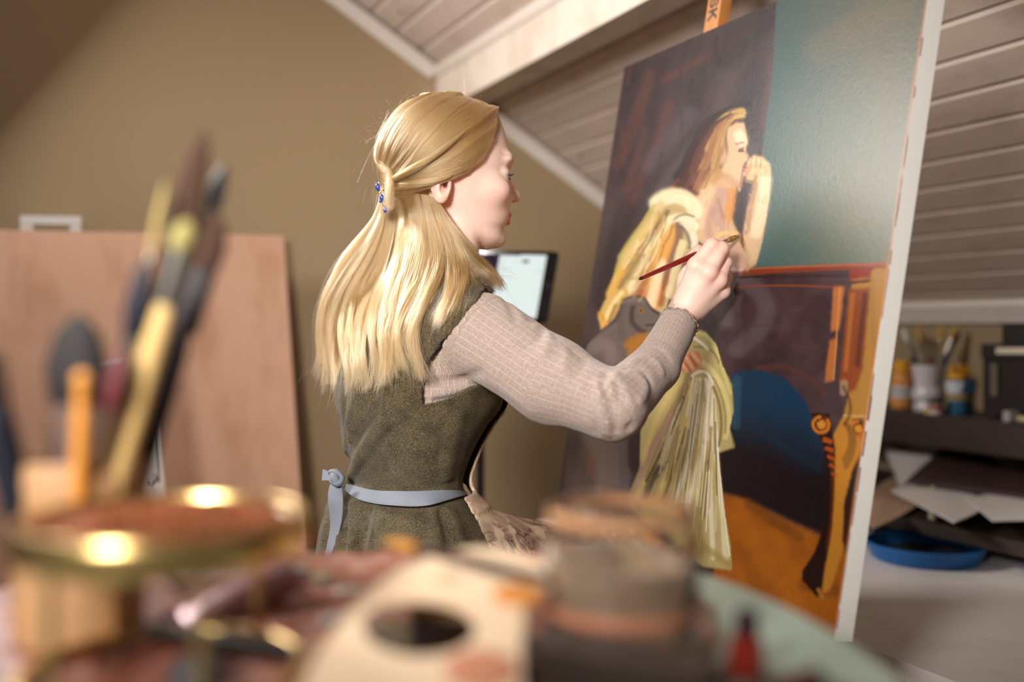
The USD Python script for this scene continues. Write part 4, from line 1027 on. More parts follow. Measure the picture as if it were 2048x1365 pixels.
def knit_mat():
    n = {'a': ('attribute', {'attribute': 'kc'}), 's': ('separate_xyz', {})}; l = [('a.vector', 's.vector')]
    def stripes(axis, per, wid, out):
        n.update({out + 'm': ('math', {'math_type': 'multiply', 'value2': 1.0 / per}), out + 'f': ('math', {'math_type': 'fraction'}), out + 'c': ('math', {'math_type': 'subtract', 'value2': 0.5}),
                  out + 'b': ('math', {'math_type': 'absolute'}), out + 'r': ('map_range', {'range_type': 'smoothstep', 'from_min': wid * 0.5, 'from_max': wid * 1.3, 'to_min': 1.0, 'to_max': 0.0, 'clamp': True})})
        l.extend([(f's.{axis}', out + 'm.value1'), (out + 'm.value', out + 'f.value1'), (out + 'f.value', out + 'c.value1'), (out + 'c.value', out + 'b.value1'), (out + 'b.value', out + 'r.value')])
    stripes('x', .0080, .055, 'u'); stripes('y', .0100, .055, 'v'); stripes('x', .0022, .30, 'k')
    n.update({'vw': ('math', {'math_type': 'multiply', 'value2': 0.40}), 'mx': ('math', {'math_type': 'maximum'}), 'tc': ('texture_coordinate', {}), 'nz': ('noise_texture', {'scale': 420.0, 'detail': 3.0}), 'n2': ('noise_texture', {'scale': 24.0, 'detail': 3.0}),
              'rp': ('rgb_ramp', {'ramp': [(0.3, L(146, 127, 117)), (0.7, L(174, 154, 143))]}), 'mc': ('mix_color', {'b': L(222, 204, 192)}), 'wf': ('math', {'math_type': 'multiply', 'value2': 0.40}),
              'h': ('math', {'math_type': 'multiply_add', 'value2': 0.6}), 'b': ('bump', {'strength': 0.5, 'distance': 0.0012}),
              'p': ('principled_bsdf', {'roughness': 0.85, 'sheen_weight': 0.25, 'sheen_roughness': 0.5, 'specular_ior_level': 0.2})})
    l.extend([('vr.result', 'vw.value1'), ('ur.result', 'mx.value1'), ('vw.value', 'mx.value2'), ('tc.object', 'nz.vector'), ('nz.fac', 'rp.fac'), ('rp.color', 'mc.a'), ('mx.value', 'wf.value1'), ('wf.value', 'mc.fac'),
              ('mc.result', 'p.base_color'), ('kr.result', 'h.value1'), ('mx.value', 'h.value3'), ('h.value', 'b.height'), ('b.normal', 'p.normal')])
    return usdkit.material(stage, '/World/Looks/ribbed_knit', n, l, surface='p.BSDF')
bp_ = obj('blouse', blm, knit_mat(), ps, smooth=True, prim={'kc': kc}, label='mauve ribbed knit blouse with a scalloped cuff')

th_c = np.linspace(0, 6.2832, 120)
rad_ = []
for t in th_c:                                             # curled lettuce edge along the scalloped cuff
    dirv = fu * math.cos(t) + fv * math.sin(t); base = CU + fa * (.0118 + .0038 * abs(math.sin(3.5 * t)))
    r = .0265
    for _ in range(6): r -= float(sleeve((base + dirv * r)[None])[0])
    rad_.append(base + dirv * (r + .0004 + .0012 * math.sin(t * 21)))
obj('cuff_edge', tube(np.array(rad_), .0011, 8, cap=False), mat('cuff_thread', L(150, 128, 116), .8), bp_, smooth=True, label='curled edge of the scalloped cuff')
# ---- tweed dress
def thighs(P, g=0.0):
    d = smin(sd_seg(P, HIPR, KNR, .088 + g, .074 + g), sd_seg(P, HIPL, KNL, .088 + g, .074 + g), .05)
    lower = smin(sd_seg(P, KNR + [0, 0, -.01], ANR + [0, 0, .10] + Fb * .03, .074 + g, .085 + g), sd_seg(P, KNL + [0, 0, -.01], ANL + [0, 0, .10] + Fb * .03, .074 + g, .085 + g), .08)
    return smin(d, lower, .03)
def yoke(P, g=0.0): return smin(sd_seg(P, at(900, 640, 1.455), SH + [-.004, .01, .002], .060 + g, .0665 + g), sd_seg(P, at(846, 640, 1.555), SHL, .060 + g, .062 + g), .02)
def dress0(P): return smin(smin(sd_torso(P, .0), yoke(P), .03), thighs(P), .045)
DL = []
for px, a, w in (([(688, 800), (690, 870), (691, 960)], -.0035, .0045), ([(692, 968), (720, 910), (765, 850)], .0055, .011), ([(692, 940), (705, 890), (740, 820), (750, 800)], -.005, .012), ([(668, 830), (672, 900), (686, 955)], -.003, .006),
                 ([(690, 968), (745, 930), (800, 860), (850, 820)], -.003, .016), ([(700, 880), (730, 830), (760, 790)], .004, .010), ([(695, 850), (712, 800), (720, 770)], .004, .010),
                 ([(690, 962), (760, 972), (850, 973), (910, 966)], -.0022, .0035),
                 ([(690, 1000), (688, 1050), (682, 1118)], -.008, .012), ([(705, 1010), (708, 1060), (702, 1118)], .006, .012), ([(735, 1020), (725, 1070), (712, 1120)], -.006, .010), ([(752, 1020), (748, 1060), (742, 1118)], -.002, .003),
                 ([(662, 1010), (655, 1060), (645, 1115)], .006, .012), ([(672, 1000), (668, 1050), (660, 1115)], -.006, .007), ([(882, 1030), (892, 1060), (898, 1095)], -.0045, .006), ([(900, 1030), (912, 1060), (925, 1095)], .005, .010), ([(860, 1010), (865, 1060), (868, 1110)], .004, .014),
                 ([(885, 850), (880, 900), (876, 960)], -.0012, .003), ([(920, 830), (905, 900), (890, 960)], .002, .012), ([(825, 845), (850, 838), (868, 815)], -.003, .004)):
    DL.append((on_cloth(dress0, px), a * 1.7, w))
# armhole: an outline seen from her right, carved along her left-right axis
AO = at(935, 690, 1.36)
def bodyfz(px):
    """pixel -> (forward, up) in the plane at her right side"""
    out = []
    for x, y in px:
        d = np.array([(x - CX) / FPX, 1, (CY - y) / FPX]); t = ((AO - _o) @ Rb) / (d @ Rb); p = d * t + _o
        out.append(((p - AO) @ Fb, p[2]))
    return out
from shapely.geometry import Polygon as SP, Point, LinearRing
def hole_poly(px): return SP(spline(np.array(bodyfz(px) + [bodyfz(px)[0]]), 60)).buffer(0)
AH = [(997, 566), (960, 585), (920, 625), (888, 680), (869, 740), (863, 790), (868, 813), (905, 800), (945, 776), (985, 768), (1040, 740), (1070, 660), (1045, 590)]
hp = SP(bodyfz(AH)); ring = np.array(hp.exterior.coords)
def sd_poly2(X, ring):
    d = np.full(len(X), 1e9)
    for a, b in zip(ring[:-1], ring[1:]):
        ab = b - a; t = np.clip((X - a) @ ab / (ab @ ab + 1e-12), 0, 1); d = np.minimum(d, np.linalg.norm(X - a - t[:, None] * ab, axis=1))
    ins = shapely.contains_xy(SP(ring), X[:, 0], X[:, 1])
    return np.where(ins, -d, d)
def dress(P):
    d = dress0(P) - crease_field(P, DL)
    nr = np.abs(d) < .035
    if nr.any():
        X = P[nr]; e = d[nr] - .003 * (meshkit.fbm(X * 14, 2, 21) - .5)
        e = np.where(X[:, 2] > HC - .30, np.maximum(e, -(e + .0075)), e)          # a cloth shell
        r = (X - AO) @ Rb
        h = sd_poly2(np.stack([(X - AO) @ Fb, X[:, 2]], 1), ring)
        e = np.where(r > -.085, np.maximum(e, -h), e)                            # right armhole
        lh = sd_seg(X, SHL, SHL - Rb * .2, .062, .062); e = np.maximum(e, -lh)     # left armhole
        nk = sd_seg(X, at(872, 600, 1.5), at(890, 480, 1.5) + Fb * .02, .070, .085); e = np.maximum(e, -nk)
        e = np.maximum(e, (.16) - X[:, 2])
        d[nr] = e
    else: pass
    d[~nr] = np.abs(d[~nr])
    return d
drs = two_res(dress, [-.45, 1.15, .12], [.40, 1.95, HC + .09], .0080, [([-.33, 1.28, HC - .36], [.06, 1.63, HC + .078], .0028)], 14)
def tweed():
    n = {'tc': ('texture_coordinate', {}), 'w': ('wave_texture', {'wave_type': 'bands', 'bands_direction': 'diagonal', 'scale': 480.0, 'distortion': 0.6, 'detail': 2.0}), 'n1': ('noise_texture', {'scale': 900.0, 'detail': 2.0}), 'n2': ('noise_texture', {'scale': 760.0, 'detail': 3.0}), 'n3': ('noise_texture', {'scale': 46.0, 'detail': 4.0}),
         'r1': ('rgb_ramp', {'ramp': [(0.34, L(26, 23, 17)), (0.46, L(60, 52, 36)), (0.55, L(92, 80, 54)), (0.66, L(146, 124, 80))]}),
         'm1': ('mix_color', {'fac': 0.35}), 'r2': ('rgb_ramp', {'ramp': [(0.35, L(50, 44, 31)), (0.7, L(106, 92, 61))]}),
         'ad': ('math', {'math_type': 'add'}), 'b': ('bump', {'strength': 0.7, 'distance': 0.0010}), 'p': ('principled_bsdf', {'roughness': 0.92, 'sheen_weight': 0.12, 'sheen_roughness': 0.5, 'specular_ior_level': 0.15})}
    l = [('tc.object', 'w.vector'), ('tc.object', 'n1.vector'), ('tc.object', 'n2.vector'), ('tc.object', 'n3.vector'), ('n2.fac', 'r1.fac'), ('n3.fac', 'r2.fac'), ('r1.color', 'm1.a'), ('r2.color', 'm1.b'), ('m1.result', 'p.base_color'),
         ('w.fac', 'ad.value1'), ('n1.fac', 'ad.value2'), ('ad.value', 'b.height'), ('b.normal', 'p.normal')]
    return usdkit.material(stage, '/World/Looks/tweed', n, l, surface='p.BSDF')
M_tweed = tweed()
obj('dress', drs, M_tweed, ps, smooth=True, label='olive tweed pinafore dress')

# ---- apron: bib and lap, cream canvas with old paint
AP1 = at(926, 986, 1.42); APN = np.cross(at(988, 1094, 1.40) - AP1, [0, 1.0, 0]); APN /= np.linalg.norm(APN); APN *= np.sign(APN[0])
LAP = []
def apron(P):
    d0 = dress0(P) - .011 * np.clip((HC - .27 - P[:, 2]) / .03, 0, 1) * (.4 + 1.3 * meshkit.fbm(P * 17, 2, 31))
    e = np.abs(d0 - .009) - .0022
    e = np.where(P[:, 2] < HC - .262, np.maximum(d0 - .0085, -(d0 + .006)), e)
    e = np.where(P[:, 2] < HC - .335, d0 - .0085, e)
    nr = np.abs(e) < .03
    z = P[:, 2] - HC
    d = P[:, :2] - np.stack([_cx(np.clip(P[:, 2], ZT0, ZT1)), np.full(len(P), 1.5)], 1)
    xf, xr = d @ Fb[:2], d @ Rb[:2]
    w = np.where(z > -.235, .094 - .05 * np.clip((z + .235) / .25, 0, 1) ** 2 * 0, .094 + .45 * np.clip(-.235 - z, 0, .16))
    e = np.where(z > -.238, np.maximum(e, xr - w), np.maximum(e, -((P - AP1) @ APN))); e = np.maximum(e, np.where(z > -.238, -xr - w, -1)); e = np.maximum(e, .02 - xf); e = np.maximum(e, z + .050); e = np.maximum(e, -.62 - z)
    e = np.where(nr, e - .0030 * (meshkit.fbm(P * 24, 2, 31) - .5) * 0, e)
    return e
apm = two_res(apron, [-.35, 1.20, HC - .64], [.42, 1.98, HC - .03], .0085, [([-.13, 1.33, HC - .345], [.16, 1.75, HC - .04], .0030)], 12)
def apron_mat():
    n = {'tc': ('texture_coordinate', {}), 'n1': ('noise_texture', {'scale': 55.0, 'detail': 5.0, 'distortion': 1.2}), 'n2': ('noise_texture', {'scale': 22.0, 'detail': 4.0, 'distortion': 2.0}), 'n3': ('noise_texture', {'scale': 120.0, 'detail': 3.0, 'distortion': 1.0}),
         'mp': ('mapping', {'location': (3.1, 1.7, 0.3)}), 'r1': ('rgb_ramp', {'ramp': [(0.30, L(70, 56, 56)), (0.42, L(120, 92, 80)), (0.50, L(150, 120, 104)), (0.60, L(96, 60, 50)), (0.72, L(58, 60, 66))]}),
         'r2': ('rgb_ramp', {'ramp': [(0.38, (0, 0, 0)), (0.52, (1, 1, 1))]}), 'm': ('mix_color', {'a': L(204, 176, 150)}), 'r3': ('rgb_ramp', {'ramp': [(0.66, (0, 0, 0)), (0.69, (1, 1, 1))]}), 'm2': ('mix_color', {'b': L(206, 170, 60)}),
         'sx': ('separate_xyz', {}), 'gz': ('map_range', {'from_min': 0.69, 'from_max': 0.655, 'to_min': 0.25, 'to_max': 1.0, 'clamp': True}), 'mu': ('math', {'math_type': 'multiply'}),
         'b': ('bump', {'strength': 0.5, 'distance': 0.002}), 'p': ('principled_bsdf', {'roughness': 0.7})}
    l = [('tc.object', 'n1.vector'), ('tc.object', 'n2.vector'), ('tc.object', 'mp.vector'), ('mp.vector', 'n3.vector'), ('n1.fac', 'r1.fac'), ('n2.fac', 'r2.fac'), ('tc.object', 'sx.vector'), ('sx.z', 'gz.value'), ('r2.color', 'mu.value1'), ('gz.result', 'mu.value2'),
         ('mu.value', 'm.fac'), ('r1.color', 'm.b'), ('n3.fac', 'r3.fac'), ('r3.color', 'm2.fac'), ('m.result', 'm2.a'), ('m2.result', 'p.base_color'), ('n1.fac', 'b.height'), ('b.normal', 'p.normal')]
    return usdkit.material(stage, '/World/Looks/apron_canvas', n, l, surface='p.BSDF')
M_apron = apron_mat()
ap = obj('apron', apm, M_apron, ps, smooth=True, label='cream canvas apron smeared with old paint')
# ties: band round the waist, knot, two tails
M_tie = mat('apron_tie', L(116, 121, 131), 0.75, bump=0.3, bump_scale=900)
def off(px, k):
    p = spline(np.array(px, float), 26); X, Y = march(dress, p[:, 0], p[:, 1]) if False else march(lambda P: dress0(P) - crease_field(P, DL), p[:, 0], p[:, 1])
    d = np.array(_o) - X; d /= np.linalg.norm(d, axis=1)[:, None]
    return X + d * np.asarray(k).reshape(-1, 1)
kk_ = np.linspace(.006, .003, 26) + .006 * np.sin(np.linspace(0, np.pi, 26))
top_px = [(683, 967), (700, 970), (740, 980), (790, 983), (850, 983), (900, 981), (933, 985)]
bot_px = [(684, 972), (700, 990), (735, 1005), (790, 1012), (850, 1012), (882, 1005), (933, 991)]
obj('waist_tie', loft_strip(off(top_px, kk_), off(bot_px, kk_ + .002)), M_tie, ap, smooth=50, label='pale grey blue waist tie')
Yk = 1.485
def strip_px(Lp, Rp, YL, YR, n=30):
    A, B = spline(np.array(Lp, float), n), spline(np.array(Rp, float), n)
    yl, yr = np.broadcast_to(YL, n) if np.ndim(YL) == 0 else np.interp(np.linspace(0, 1, n), np.linspace(0, 1, len(YL)), YL), np.broadcast_to(YR, n) if np.ndim(YR) == 0 else np.interp(np.linspace(0, 1, n), np.linspace(0, 1, len(YR)), YR)
    return loft_strip([at(x, y, Y) for (x, y), Y in zip(A, yl)], [at(x, y, Y) for (x, y), Y in zip(B, yr)], .0016)
obj('tie_tail', strip_px([(664, 964), (657, 985), (658, 1015), (661, 1050), (656, 1085), (648, 1130)], [(680, 962), (685, 985), (686, 1020), (682, 1050), (672, 1085), (655, 1130)], [1.470, 1.462, 1.462, 1.46, 1.46], [1.458, 1.452, 1.450, 1.45, 1.45]), M_tie, ap, smooth=50)
obj('tie_tail', strip_px([(672, 952), (660, 945), (646, 939)], [(672, 966), (656, 962), (644, 962)], [1.468, 1.46, 1.466], [1.462, 1.455, 1.46], 12), M_tie, ap, smooth=50)
kn_ = [at(664, 950, 1.466), at(676, 947, 1.455), at(684, 958, 1.454), at(678, 968, 1.45), at(667, 966, 1.453), at(665, 955, 1.462)]
obj('knot', concat([tube(spline(np.array(kn_), 30), .0062, 10, flat=(1, .7)), tube(spline(np.array([at(672, 944, 1.46), at(668, 956, 1.45), at(676, 968, 1.452)]), 14), .0065, 10, flat=(1, .75))]), M_tie, ap, smooth=60, label='tie knotted at the small of the back')
# ---- hair: a cap over the scalp, then strands laid along guides on it
HC0 = np.array([-.03, 0, .10])
def hairzone(q):
    """negative where hair grows: a disc over the crown seen from the side, and the nape"""
    a = np.hypot(q[:, 0] + .03, q[:, 2] - .10) - .105
    b = np.maximum(q[:, 0] + .040, -.075 - q[:, 2])
    return smin(a, b, .02)
def cap(P):
    q = toh(P)
    d = np.full(len(P), .5); n = np.linalg.norm(q, axis=1) < .2
    if n.any():
        k = q[n]; t = hairzone(k)
        puff = .0030
        d[n] = np.maximum(sd_skull(k) - puff * np.clip(-t / .02, 0.05, 1), t)
    return d
capm = surf(cap, HO - [.15, .15, .11], HO + [.14, .15, .15], .0032)
M_hair = usdkit.material(stage, '/World/Looks/blonde_hair', {
    'hi': ('hair_info', {}), 'wn': ('white_noise_texture', {'dimensions': '1D'}), 'ci': ('math', {'math_type': 'multiply', 'value2': 0.05}), 'cn': ('noise_texture', {'dimensions': '1D', 'scale': 1.0, 'detail': 1.0}),
    'cr': ('map_range', {'from_min': 0.3, 'from_max': 0.7, 'to_min': 0.0, 'to_max': 0.70, 'clamp': True}), 'ad': ('math', {'math_type': 'multiply_add', 'value2': 0.30}),
    'rp': ('rgb_ramp', {'ramp': [(0.0, L(104, 72, 42)), (0.28, L(154, 115, 72)), (0.62, L(196, 160, 114)), (1.0, L(226, 200, 164))]}),
    'ri': ('rgb_ramp', {'ramp': [(0.0, (0.70, 0.65, 0.60)), (0.3, (0.96, 0.95, 0.94)), (1.0, (1, 1, 1))]}), 'm': ('mix_color', {'blend_type': 'multiply', 'fac': 1.0}),
    'p': ('principled_hair_bsdf', {'model': 'Chiang', 'parametrization': 'Direct coloring', 'roughness': 0.36, 'radial_roughness': 0.5, 'random_roughness': 0.15})},
    [('hi.index', 'wn.w'), ('hi.index', 'ci.value1'), ('ci.value', 'cn.w'), ('cn.fac', 'cr.value'), ('wn.value', 'ad.value1'), ('cr.result', 'ad.value3'), ('ad.value', 'rp.fac'), ('hi.intercept', 'ri.fac'), ('rp.color', 'm.a'), ('ri.color', 'm.b'), ('m.result', 'p.color')], surface='p.BSDF')
M_hcap = mat('hair_cap', L(190, 156, 110), 0.55, scale=90, amount=0.6, dark=L(150, 116, 74), stretch=(1, 1, .3))
hp_ = obj('hair', capm, M_hcap, ps, smooth=True, label='long blonde hair, half tied back')
rh = np.random.RandomState(11)
def shell(extra):
    def f(P):
        q = toh(P); d = np.full(len(P), .3); n = np.linalg.norm(q, axis=1) < .25
        if n.any(): d[n] = sd_skull(q[n]) - extra
        return d
    return f
def place_head(px, extra, n=18, flat=False):
    p = spline(np.array(px, float), n)
    X, Y = march(shell(extra), p[:, 0], p[:, 1], near=1.2, far=1.515, k=.7)
    Q = toh(X); k = p[:, 1] < 385
    ex = extra * (.58 + .42 * np.clip(np.arange(n) / (n * .30), 0, 1)) if flat else extra
    for _ in range(12):                                    # settle grazing points onto the shell
        e = sd_skull(Q) - ex
        g = np.stack([sd_skull(Q + h) - sd_skull(Q - h) for h in np.eye(3) * .001], 1); g /= np.linalg.norm(g, axis=1, keepdims=True) + 1e-9
        Q = Q - np.where(k, .7 * e, 0)[:, None] * g
    X = Q @ HM + HO
    return ndimage.gaussian_filter1d(X, 1.0, axis=0, mode='nearest')
def mirror(X):
    q = toh(X); q[:, 1] *= -1
    return q @ HM + HO
TIE = [(766, 378)]
SWEEP = [[(962, 190), (905, 222), (845, 285), (800, 345), (768, 374)], [(1000, 212), (940, 252), (870, 306), (812, 350), (768, 377)], [(1004, 240), (955, 278), (885, 326), (822, 358), (769, 379)],
         [(996, 275), (955, 308), (892, 340), (828, 364), (770, 381)], [(975, 312), (940, 335), (886, 352), (828, 370), (771, 383)], [(940, 345), (905, 358), (866, 370), (820, 380), (773, 388)], [(905, 357), (880, 366), (850, 377), (812, 388), (776, 393)]]
CROWN = [[(958, 187), (896, 212), (832, 275), (792, 335), (766, 372)], [(930, 185), (868, 208), (812, 262), (780, 322), (765, 372)], [(905, 184), (840, 208), (793, 258), (770, 318), (764, 374)], [(880, 185), (815, 212), (776, 262), (760, 318), (762, 376)], [(862, 187), (797, 220), (765, 272), (757, 325), (761, 378)]]
def fam(guides, count, jit, wav, flare=0.0, clump=None, cut=0.0):
    """count strands between neighbouring guide curves; clumped, jittered, waved"""
    Gd = np.array(guides); n = Gd.shape[1]; out = []
    nc = clump or max(8, count // 22)
    ct = rh.uniform(0, len(Gd) - 1.001, nc); cph = rh.uniform(0, 6.28, nc); cfr = rh.uniform(.7, 1.3, nc); coff = rh.normal(0, 1, (nc, 3))
    s = np.linspace(0, 1, n)
    for c in np.sort(rh.randint(nc, size=count)):
        t = np.clip(ct[c] + rh.normal(0, .16), 0, len(Gd) - 1.001)
        i = int(t); w = t - i
        tt = np.clip(ct[c], 0, len(Gd) - 1.001); j = int(tt); v = tt - j
        A = Gd[i] * (1 - w) + Gd[i + 1] * w; C = Gd[j] * (1 - v) + Gd[j + 1] * v
        m = (flare * s ** 1.2)[:, None]
        X = A * (1 - m) + C * m
        o = rh.normal(0, jit, 3); o2 = rh.normal(0, jit, 3)
        X = X + o * (0.35 + s[:, None]) + coff[c] * (wav * .5 * s[:, None]) + o2 * (s[:, None] ** 2)
        ph = cph[c] + rh.normal(0, .25)
        X = X + (np.sin(s * 9.5 * cfr[c] + ph) * wav * s ** .6)[:, None] * np.array([.8, .35, .15])
        X = X[rh.randint(0, 3):]
        if cut: X = X[:max(6, int(len(X) * (1 - cut * rh.uniform(0, 1) ** 2)))]
        out.append(X)
    return out
def radial(a, y, extra):
    dv = np.array([math.cos(a), 0, math.sin(a)]); c = np.array([-.012, y, .030]); lo, hi = .03, .16
    for _ in range(30):
        m_ = (lo + hi) / 2
        if sd_skull((c + dv * m_)[None])[0] < extra: lo = m_
        else: hi = m_
    return hw(c + dv * lo)
def rooted(g, tuck):
    q = toh(g[:1])[0]; a0 = math.atan2(q[2] - .03, q[0] + .012)
    g = np.vstack([radial(a0, -.004, .0085), radial(a0, min(-.012, q[1] * .5 - .004), .0100), g])
    if tuck:
        c = hw([-.03, 0, -.01]); g[-1] += (c - g[-1]) * .30; g[-2] += (c - g[-2]) * .12
    return spline(g, 24)
H1 = [place_head(g, .0125, flat=k > 1) for k, g in enumerate(SWEEP)]; H1 = [rooted(g, True) if k < 2 else spline(g, 24) for k, g in enumerate(H1)]
for g in H1[2:]: c_ = hw([-.03, 0, -.01]); g[-1] += (c_ - g[-1]) * .30; g[-2] += (c_ - g[-2]) * .12
H2 = [rooted(place_head(list(g) + [(764, 398), (768, 432)], .0105), False) for g in CROWN]
st = []
st += fam(H1, 2300, .0011, .0012, .3, 60); st += fam(H2, 1500, .0012, .0012, .3, 40)
st += fam([H2[0], .6 * H2[0] + .4 * H1[0] + [0, 0, .001], H1[0]], 700, .0012, .001, .2, 20)
st += fam([mirror(g) for g in H1], 900, .0014, .001); st += fam([mirror(g) for g in H2], 900, .0014, .001)
mid = [H2[-1], mirror(H2[-1])]
st += fam([H2[-1] * (1 - w) + mirror(H2[-1]) * w for w in (0, .33, .66, 1)], 500, .0018, .001)
# the lock above the ear rolls into the clip: a fuller twist
def roll(px, r, turns, count, jit):
    X = place_head(px, .0135, 26); out = []
    d = np.gradient(X, axis=0); d /= np.linalg.norm(d, axis=1)[:, None]
    for k in range(count):
        a0 = rh.uniform(0, 6.28); rr = r * math.sqrt(rh.uniform(.15, 1)); s = np.linspace(0, 1, len(X))
        Y = X.copy()
        for i in range(len(X)):
            x, y, _ = frame_of(d[i]); a = a0 + turns * 6.28 * s[i]
            f = rr * (1.9 - 1.1 * s[i]) * min(1.0, .05 + s[i] * 1.7)
            Y[i] += (x * math.cos(a) + y * math.sin(a) * .6) * f
        out.append(Y + rh.normal(0, jit, 3))
    return out
st += roll([(930, 262), (872, 308), (822, 340), (790, 358), (768, 376)], .0072, .5, 380, .0006)
st += roll([(905, 350), (865, 362), (826, 368), (795, 374), (770, 384)], .0085, .4, 420, .0006)
# the fall over her back
def env(P): return smin(smin(np.where(np.linalg.norm(toh(P), axis=1) < .25, sd_skull(toh(P)) - .012, .3), sd_neck(P) - .004, .03), smin(dress0(P), sleeve(P), .02) - .004, .05)
def place_fall(px, lift, n=26):
    p = spline(np.array(px, float), n)
    X, Y = march(env, p[:, 0], p[:, 1], near=1.15, far=1.565, k=.7)
    Y = ndimage.gaussian_filter1d(Y, 2.0, mode='nearest') - lift
    return np.array([at(x, y, yy) for (x, y), yy in zip(p, Y)])
FALL = [[(760, 372), (748, 432), (704, 492), (658, 562), (634, 640), (636, 710), (622, 770)], [(763, 376), (752, 438), (712, 500), (668, 570), (646, 650), (648, 720), (640, 785)], [(766, 380), (758, 442), (722, 510), (684, 580), (664, 660), (668, 735), (660, 800)],
        [(772, 384), (766, 446), (738, 516), (704, 586), (690, 668), (694, 740), (686, 805)], [(778, 386), (778, 450), (758, 522), (728, 592), (716, 676), (722, 744), (716, 800)], [(788, 388), (790, 452), (776, 528), (752, 598), (742, 680), (748, 744), (742, 800)],
        [(800, 388), (806, 454), (796, 530), (772, 604), (764, 684), (772, 742), (766, 792)], [(815, 388), (824, 456), (818, 530), (792, 606), (782, 676), (790, 726), (788, 762)], [(832, 388), (844, 456), (842, 530), (815, 602), (800, 664), (808, 712), (812, 750)],
        [(846, 390), (862, 456), (866, 526), (842, 598), (824, 660), (832, 720), (842, 772)], [(858, 392), (880, 456), (892, 520), (872, 590), (846, 652), (850, 710), (872, 775)]]
FRONT = [[(872, 398), (898, 440), (924, 478), (958, 512), (988, 544), (1008, 584)], [(866, 396), (892, 440), (916, 482), (944, 522), (976, 556), (1000, 588)], [(870, 400), (894, 444), (914, 492), (926, 540), (916, 590), (900, 640)], [(862, 394), (886, 444), (904, 500), (912, 552), (892, 610), (874, 664)], [(852, 392), (876, 450), (894, 506), (896, 556), (878, 612), (864, 664)]]
F1 = [place_fall(g, .006 + .010 * (i in (2, 3, 5, 6))) for i, g in enumerate(FALL)]
st += fam(F1, 3600, .0016, .0075, .86, 66, .26)
st += fam([g + np.array([.004, .022, .006]) for g in F1], 1500, .003, .006, .6, 50, .12)
F2 = [place_fall(g, .005) for g in FRONT]
st += fam(F2[:3], 800, .0018, .003, .5, 20, .35); st += fam(F2[2:], 480, .002, .005, .7, 16, .2)
FARS = [mirror(place_head([(846, 390), (862, 440), (870, 480)], .012)) for _ in range(1)]
far = []
for k in range(6):                                                                    # hair on her far side, falling behind the shoulder
    a = H2[-1][-1]; b = hw([-.06 + .012 * k, .060 + .004 * k, -.03]); c = b + np.array([-.01, .02, -.10]); e = c + np.array([-.05 + .01 * k, .03, -.14])
    far.append(spline(np.array([a * .2 + b * .8 + [0, 0, .02], b, c, e]), 20))
st += fam(far, 700, .003, .006, .4, 20)
# fine short hairs along the hairline
baby = []
for k in range(420):
    i = rh.uniform(0, len(H1) - 1.001); g = H1[int(i)] * (1 - i % 1) + H1[int(i) + 1] * (i % 1)
    t0 = g[0] + (g[0] - g[2]) * rh.uniform(.1, .9) - Hx * .002
    q = toh(t0[None]); e = sd_skull(q)[0]
    t0 = t0 - (g[0] - hw([-.02, 0, .03])) / .09 * max(0, e - .001)
    X = np.vstack([t0, g[1] * .5 + t0 * .5 + rh.normal(0, .0008, 3), g[2:8] + rh.normal(0, .0008, 3)])
    baby.append(spline(X, 12))
# flyaways
fly = []
allg = H1 + H2 + F1 + F2
for k in range(330):
    g = allg[rh.randint(len(allg))]; s = np.linspace(0, 1, len(g))[:, None]
    i0 = rh.randint(0, len(g) // 2)
    o = rh.normal(0, 1, 3) * .012; o[1] *= .5
    X = g + o * s ** 1.5 + (np.sin(s * rh.uniform(4, 12) + rh.uniform(0, 6)) * rh.uniform(.002, .007) * s) * rh.normal(0, 1, 3)
    fly.append(X[i0:])
for k in range(90):                                                                  # frizz standing off the crown and the back of the head
    a = rh.uniform(1.0, 3.4); y = rh.uniform(-.03, .03)
    b = hw([-.012 + .100 * math.cos(a), y, .035 + .083 * math.sin(a)]); d = Hx * math.cos(a + rh.normal(0, .9)) + Hz * math.sin(a + rh.normal(0, .9)); l = rh.uniform(.012, .034)
    t = np.linspace(0, 1, 10)[:, None]; cu = rh.normal(0, 1, 3)
    fly.append(b - d * .006 + d * l * t * (1 - .45 * t) + cu * .016 * t ** 2 + np.array([0, 0, -.008]) * t ** 3)
wd = lambda n: np.interp(np.linspace(0, 1, n), [0, .6, 1], [.00050, .00046, .00016])
curves('strands', st, wd, M_hair, hp_, label='blonde strands', kind='stuff')
curves('flyaway_hairs', fly + baby, lambda n: np.full(n, .00015), M_hair, hp_, label='fine flyaway hairs', kind='stuff')
# ---- hair clip with blue stones
M_gold = mat('antique_gold', L(150, 112, 60), 0.35, metallic=0.9); M_gem = mat('blue_stone', L(40, 62, 160), 0.08, coat=0.8); M_crys = mat('clear_stone', L(214, 206, 206), 0.1)
def back(x, y, out): 
    X = at(x, y, 1.475); return X - Hx * out
cl = obj('hair_clip', concat([tube(spline(np.array([back(756, 366, .002), back(764, 384, .004), back(769, 402, .003), back(774, 420, .001)]), 20), .0019, 8),
                              tube(spline(np.array([back(760, 368, -.003), back(768, 386, -.001), back(773, 404, -.002)]), 14), .0013, 8)]), M_gold, ps, smooth=True, label='antique gold hair clip set with blue stones')
def gem(x, y, r, k=1.3, m=M_gem, Y=1.468):
    g = trimesh.creation.icosphere(subdivisions=2, radius=1.0); g.vertices = g.vertices * np.array([r, r * .8, r * k]); g.apply_translation(at(x, y, Y))
    return obj('stone', g, m, cl, smooth=15)
gem(755.5, 374, .0036, 1.55); gem(763.5, 395, .0033, 1.5); gem(761, 402, .0024, 1.3, Y=1.474); gem(770.5, 420, .0028, 1.6)
for x, y in ((760, 384), (766, 389), (768, 408), (765, 378), (757, 366)): gem(x, y, .0013, 1.0, M_crys)
